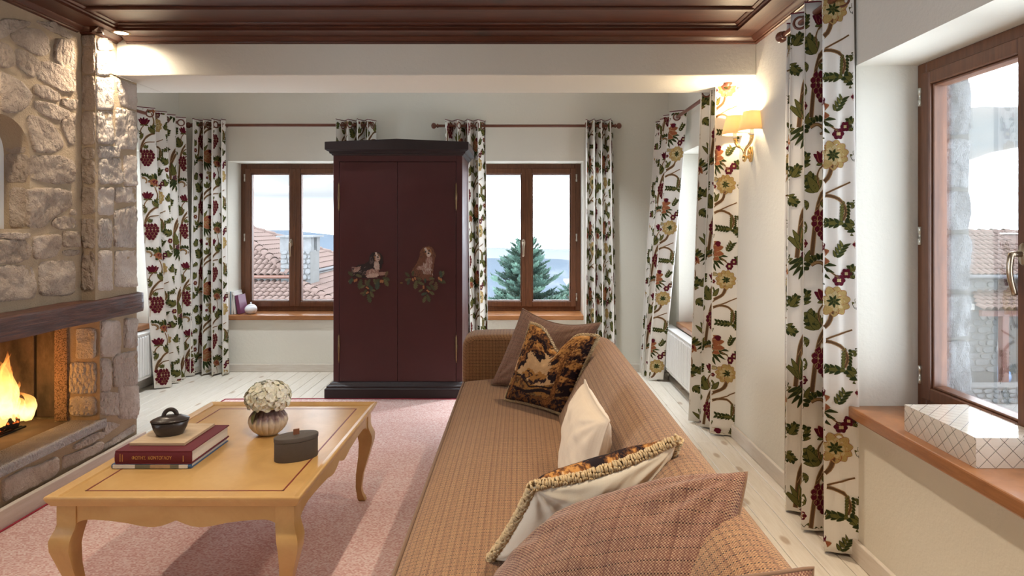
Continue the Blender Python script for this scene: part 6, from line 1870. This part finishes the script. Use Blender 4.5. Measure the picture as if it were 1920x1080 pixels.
def hip_tiles(parent, a, b):
    a, b = Vector(a), Vector(b); d = (b - a); L = d.length; d.normalize()
    side = d.cross(Vector((0, 0, 1))).normalized(); nz = side.cross(d); 
    Mx = Matrix((side, d, nz)).transposed()
    s_ = 0.0
    while s_ < L:
        o = bpy.data.objects.new('hip_tile', TILE_BIG); C.objects.link(o); o.parent = parent
        o.matrix_local = Matrix.Translation(a + d * s_ + nz * 0.05) @ (Mx @ Matrix.Rotation(math.radians(-3), 3, 'X')).to_4x4(); s_ += 0.42

# --- neighbouring house with hipped roofs (left window)
K = 1.55
c0 = Vector((-4.67 * K, 13 * K, CH - 1.03 * K)); w_ = 2.5 * K; tn = 0.45
hs1 = thing('neighbour_house', 'house with terracotta hipped roofs seen through the left window', 'house', (0, 0, 0))
apex = c0 + Vector((-w_, w_, tn * w_)); fl_c = c0 + Vector((-2 * w_, 0, 0)); br_c = c0 + Vector((0, 2 * w_, 0)); bl_c = c0 + Vector((-2 * w_, 2 * w_, 0))
obj('roof_bed', MB().add([c0, br_c, bl_c, fl_c, apex], [(3, 0, 4), (0, 1, 4), (1, 2, 4), (2, 3, 4)]), M['tile_bed'], hs1)
obj('wall', MB().box(fl_c.x + 0.3, c0.x - 0.2, c0.y + 0.25, br_c.y - 0.3, -6, c0.z + 0.05), M['mortar_e'], hs1)
sl = math.sqrt(1 + tn * tn)
roof_face(hs1, c0, (-1, 0, 0), (0, 1, tn), 3.2, w_ * sl, lambda a, b: b / sl < a - 0.10)
roof_face(hs1, c0, (0, 1, 0), (-1, 0, tn), 2 * w_, w_ * sl, lambda a, b: b / sl < a - 0.1 and b / sl < 2 * w_ - a - 0.1, objects=False)
hip_tiles(hs1, c0, apex); hip_tiles(hs1, br_c, apex)
obj('gutter', MB().tube([fl_c + Vector((0, -0.06, -0.03)), c0 + Vector((0.02, -0.06, -0.03))], 0.055, 8), M['gutter'], hs1, smooth=True)
obj('gutter', MB().tube([c0 + Vector((0.06, 1.2, -0.03)), br_c + Vector((0.06, 0, -0.03))], 0.07, 8), M['gutter_g'], hs1, smooth=True)
# lower wing
l0 = Vector((-4.60 * K, 13.1 * K, CH - 1.17 * K)); tl = 0.27; sl2 = math.sqrt(1 + tl * tl); ext = 5.0
e0 = l0 + Vector((ext, -ext, -tl * ext))
obj('roof_bed', MB().add([l0 + Vector((-6, 0, 0)), l0, e0, e0 + Vector((-6 - ext, 0, 0)), l0 + Vector((0, 8, 0)), l0 + Vector((ext, 8, -tl * ext))], [(0, 1, 2, 3), (1, 4, 5, 2)]), M['tile_bed'], hs1)
en = 2.6   # only the upper part of the slope can be seen
o1 = l0 + Vector((en, -en, -tl * en))
roof_face(hs1, o1, (-1, 0, 0), (0, 1, tl), en + 2.2, en * sl2, lambda a, b: b / sl2 < a - 0.05 and a > 0.6)
roof_face(hs1, o1, (0, 1, 0), (-1, 0, tl), en + 6.5, en * sl2, lambda a, b: b / sl2 < a - 0.05, objects=False)
hip_tiles(hs1, o1, l0)
# stone chimney with cap
ch = MB()
cx0, cx1 = (525 - CX) * 20.2 / F, (583 - CX) * 20.2 / F; cy0, cy1 = 20.2, 21.1
ztop_ = CH - 23 * 20.2 / F
chm = bpy.data.objects.new('chimney', None); C.objects.link(chm); chm.parent = hs1
obj('chimney_core', MB().box(cx0 + 0.02, cx1 - 0.02, cy0 + 0.02, cy1, -1.2, ztop_ - 0.42), M['mortar_e'], chm)
for (a, b) in ((cx0, cx0 + 0.28), (cx1 - 0.28, cx1)):
    obj('chimney_pier', MB().box(a, b, cy0, cy0 + 0.3, ztop_ - 0.45, ztop_).box(a, b, cy1 - 0.3, cy1, ztop_ - 0.45, ztop_), M['stone_e'], chm)
obj('chimney_cap', MB().box(cx0 - 0.1, cx1 + 0.1, cy0 - 0.1, cy1 + 0.1, ztop_, ztop_ + 0.05), M['stone_e'], chm)
rn = random.Random(8)
z = -1.0
while z < ztop_ - 0.45:
    h_ = rn.uniform(0.13, 0.22); x = cx0 + 0.01
    while x < cx1 - 0.05:
        x1 = min(cx1 - 0.01, x + rn.uniform(0.16, 0.36))
        stone([(x + 0.008, z), (x1 - 0.008, z), (x1 - 0.008, z + h_ - 0.016), (x + 0.008, z + h_ - 0.016)], lambda a, b, n: (a, cy0 - n, b), 0.02, M['stone_e'], chm, rn.randint(0, 9999), step=0.08, jit=0.008, rough=0.8)
        x = x1
    z += h_

# --- rubble walls for the house across the yard
def rubble(parent, x0, x1, z0, z1, yf, ch_, seed, mat=M['stone_e']):
    rn = random.Random(seed); z = z0
    while z < z1 - 0.04:
        h_ = min(rn.uniform(ch_ * 0.7, ch_ * 1.25), z1 - z); x = x0 - rn.uniform(0, ch_)
        while x < x1:
            w = rn.uniform(ch_ * 0.9, ch_ * 2.1); a, b = max(x, x0), min(x + w, x1)
            if b - a > 0.05:
                j = lambda q: rn.uniform(-q, q)
                g = 0.016; m_ = h_ * 0.22
                pl = [(a + g + m_ * .5, z + g + j(.02)), (b - g - m_ * .6, z + g + j(.03)), (b - g, z + h_ * .45 + j(.03)), (b - g - m_ * .5, z + h_ - g + j(.02)), (a + g + m_ * .4, z + h_ - g + j(.03)), (a + g, z + h_ * .5 + j(.03))]
                stone(pl, lambda u, v, n: (u, yf - n, v), 0.03, mat, parent, rn.randint(0, 9999), step=0.07, jit=0.006, rough=0.6)
            x += w
        z += h_
GZ = -3.70
yard = struct('ground_yard', MB().box(4, 40, 6, 60, GZ - 0.2, GZ), M['paving'])
hs2 = thing('stone_house', 'pale rubble stone house with tiled roof across the yard', 'house', (0, 0, 0))
obj('wall', MB().box(10.5, 14.93, 20.03, 24, GZ, -0.25), M['mortar_e'], hs2)
obj('wall', MB().box(14.93, 19, 21.6, 24, GZ, -0.6), M['mortar_e'], hs2)
rubble(hs2, 13.6, 14.92, GZ + 0.4, -0.30, 20.03, 0.24, 3)
rubble(hs2, 14.95, 16.6, GZ + 0.1, -1.0, 21.6, 0.26, 5)
# main roof
e1 = Vector((10.5, 19.5, -0.235)); 
obj('roof_bed', MB().add([e1, e1 + Vector((8.5, 0, 0)), e1 + Vector((8.5, 2.75, 0.45 * 2.75)), e1 + Vector((0, 2.75, 0.45 * 2.75)), e1 + Vector((8.5, 5.5, 0)), e1 + Vector((0, 5.5, 0))], [(0, 1, 2, 3), (3, 2, 4, 5)]), M['tile_bed'], hs2)
roof_face(hs2, e1 + Vector((2.9, 0, 0)), (1, 0, 0), (0, 1, 0.45), 3.2, 2.72 * 1.0966)
hip_tiles(hs2, e1 + Vector((2.9, 2.75, 0.45 * 2.75)), e1 + Vector((6.3, 2.75, 0.45 * 2.75)))
obj('gutter', MB().tube([e1 + Vector((0, -0.07, -0.03)), e1 + Vector((8.5, -0.07, -0.03))], 0.075, 8), M['gutter_g'], hs2, smooth=True)
# porch
e2 = Vector((13.45, 18.6, -1.16))
obj('porch_roof_bed', MB().add([e2, e2 + Vector((4.5, 0, 0)), e2 + Vector((4.5, 2.9, 0.72)), e2 + Vector((1.5, 2.9, 0.72))], [(0, 1, 2, 3)]), M['tile_bed'], hs2)
roof_face(hs2, e2, (1, 0, 0), (0, 1, 0.248), 2.6, 2.9, lambda a, b: b * 0.52 < a)
obj('fascia_beam', MB().box(13.5, 18, 18.72, 18.86, -1.36, -1.19), M['post'], hs2)
obj('porch_post', MB().box(14.10, 14.29, 18.72, 18.91, GZ, -1.36), M['post'], hs2, bevel=0.01)
wl_ = thing('house_lamp', 'small white lantern box on the rubble house wall', 'lamp', (13.98, 19.94, -1.38))
obj('lamp_body', MB().box(-0.14, 0.12, -0.08, 0.03, 0.05, 0.24), M['bk_white'], wl_, bevel=0.02)
obj('lamp_base', MB().box(-0.14, 0.12, -0.085, 0.03, 0.02, 0.05), M['tile'], wl_)
# low wall in the yard
lw = thing('garden_wall', 'low rubble garden wall in front of the porch', 'wall', (0, 0, 0))
obj('wall_core', MB().box(11.5, 17, 17.95, 18.35, GZ, -3.24), M['mortar_e'], lw)
obj('coping', MB().box(11.5, 17, 17.9, 18.4, -3.25, -3.21), M['paving'], lw)
rubble(lw, 12.3, 14.6, GZ + 0.01, -3.26, 17.95, 0.15, 12)
bg_ = obj('storage_bag', MB().lathe([(0.0, 0.0), (0.30, 0.0), (0.36, 0.12), (0.30, 0.30), (0.16, 0.42), (0.0, 0.46)], (15.35, 20.6, GZ), 14, 1.2, 0.8, mod=lambda t, h: 1 + 0.1 * math.sin(5 * t + 9 * h)), plain('blue_plastic', (0.12, 0.22, 0.42), 0.4, var=0.4, nscale=8), None, smooth=True)
tag(bg_, 'blue plastic sack lying under the porch', 'bag')
bx2 = obj('storage_crate', MB().box(15.1, 15.9, 20.9, 21.3, GZ + 0.9, GZ + 1.12).box(15.1, 15.15, 20.95, 21.25, GZ, GZ + 0.9).box(15.85, 15.9, 20.95, 21.25, GZ, GZ + 0.9), M['bk_white'], None); tag(bx2, 'white crate on a stand under the porch', 'crate')

# stones of our own outer jamb
zz = -0.2; rn = random.Random(3)
while zz < 2.5:
    h_ = rn.uniform(0.16, 0.30)
    stone([(1.648, zz + 0.008), (1.742, zz + 0.008 + rn.uniform(-.004, .004)), (1.744 + rn.uniform(-.004, .003), zz + h_ - 0.014), (1.648, zz + h_ - 0.012)], TY(2.492), 0.012, M['stone_g'], jm, int(zz * 1000) + 500, step=0.02, rough=1.0)
    zz += h_

# --- hills, valley and fir trees
M['hill_near'] = principled('wooded_hill_haze', lambda n: {'Base Color': n.mix(n.ramp(n.noise(n.coord('Object'), 0.02, 6, 0.7), [(0.52, (0, 0, 0)), (0.66, (1, 1, 1))]), (0.072, 0.088, 0.108), (0.105, 0.118, 0.132)), 'Roughness': 1.0, 'Specular IOR Level': 0.0})  # blue-grey base colour has the distance haze painted in
M['hill_far'] = principled('distant_hill_haze', lambda n: {'Base Color': n.mix(n.noise(n.coord('Object'), 0.006, 5, 0.6), (0.125, 0.136, 0.147), (0.136, 0.146, 0.154)), 'Roughness': 1.0, 'Specular IOR Level': 0.0})  # near-sky tone: distance haze painted into the base colour
def ridge(name, D, table, depth, mat, low, seed):
    xs_ = np.array([a for a, _ in table], float); ys_ = np.array([b for _, b in table], float)
    mb = MB(); x0, x1 = xs_[0], xs_[-1]
    def fn(u, v):
        px_ = x0 + (x1 - x0) * u; top = CH - (np.interp(px_, xs_, ys_) - CY) * D / F
        X = (px_ - CX) * D / F
        top += D * 0.0016 * mnoise.noise(Vector((px_ * 0.02, seed, 0))) + D * 0.0006 * mnoise.noise(Vector((px_ * 0.09, seed, 0)))
        if v <= 0.5:
            t = v / 0.5; z = low + (top - low) * t ** 1.25; y = D - depth * (1 - t)
        else:
            t = (v - 0.5) / 0.5; z = top + (low - top) * t; y = D + depth * t
        k_ = 1 - abs(2 * v - 1)
        z += D * 0.010 * mnoise.noise(Vector((X * 0.006, y * 0.004, seed))) * (1 - k_) * (0 < v < 1)
        return (X, y, z)
    mb.grid(fn, 160, 24)
    return struct(name, mb, mat, smooth=True)
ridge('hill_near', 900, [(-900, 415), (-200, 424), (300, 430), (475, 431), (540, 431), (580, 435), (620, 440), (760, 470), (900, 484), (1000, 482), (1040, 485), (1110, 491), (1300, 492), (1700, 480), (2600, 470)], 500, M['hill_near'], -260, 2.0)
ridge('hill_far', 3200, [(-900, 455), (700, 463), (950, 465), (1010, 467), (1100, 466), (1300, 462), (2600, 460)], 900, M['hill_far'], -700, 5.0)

def fir(label, base, H, R, seed, lean=0.0, nbr=150):
    rn = random.Random(seed)
    t = thing('fir_tree', label, 'tree', base)
    obj('trunk', MB().tube([(0, 0, 0), (0.02, 0, H * 0.5), (0, 0, H)], lambda q: 0.14 * (1 - q) + 0.012, 8), M['bark'], t, smooth=True)
    def branch_mesh(sd_):
        r2 = random.Random(sd_); mb = MB()
        pts = [(x_, 0, 0.10 * x_ - 0.22 * x_ * x_ + 0.14 * x_ ** 3) for x_ in [i / 8 for i in range(9)]]
        mb.tube(pts, lambda q: 0.012 * (1 - q) + 0.003, 4)
        for i in range(46):
            q = 0.12 + 0.88 * (i / 46); sd2 = 1 if i % 2 else -1
            bx_ = Vector((q, 0, 0.10 * q - 0.22 * q * q + 0.14 * q ** 3)); L = 0.30 * (1.10 - q) ** 0.7 + 0.06
            ang = math.radians(sd2 * r2.uniform(38, 66)); d = Vector((math.cos(ang), math.sin(ang), r2.uniform(-0.1, 0.35)))
            side = Vector((-d.y, d.x, 0)).normalized()
            for j in range(7):
                f_ = 0.15 + 0.85 * j / 7; c_ = bx_ + d * L * f_
                for s2 in (-1, 1):
                    tip = c_ + (d * 0.045 + side * s2 * 0.052 * (1.15 - 0.5 * f_)) + Vector((0, 0, r2.uniform(0.0, 0.05)))
                    o_ = len(mb.v)
                    mb.v += [tuple(c_ - d * 0.02), tuple(c_ + d * 0.026), tuple(tip)]; mb.f.append((o_, o_ + 1, o_ + 2)); mb.mi.append(0)
        me = mb.mesh('branch'); me.materials.append(M['fir']); return me
    bms = [branch_mesh(seed * 10 + i) for i in range(4)]
    for i in range(nbr):
        q = (i + 0.5) / nbr; z = H * (0.16 + 0.82 * q ** 0.85); r_ = R * (1 - (z / H)) ** 0.85 * rn.uniform(0.55, 1.15) + 0.20
        o = bpy.data.objects.new('branch', bms[i % 4]); C.objects.link(o); o.parent = t
        o.location = (0, 0, z); o.rotation_euler = (rn.uniform(-.2, .2), rn.uniform(-0.42, 0.05) - 0.55 * q ** 2, i * 2.39996 + rn.uniform(-.3, .3)); o.scale = (r_, r_ * 0.9, max(0.5, r_ * 0.9))
    return t
fD = 12.0
fx, _, fz = P(986, 452, fD)
fir('tall fir tree filling the middle of the right back window', (fx, fD, fz - 5.2), 5.2, 2.0, 4, nbr=330)
fx, _, fz = P(1066, 534, 18)
fir('small fir tree at the right edge of the back window', (fx, 18, fz - 3.4), 3.4, 1.3, 7, nbr=80)
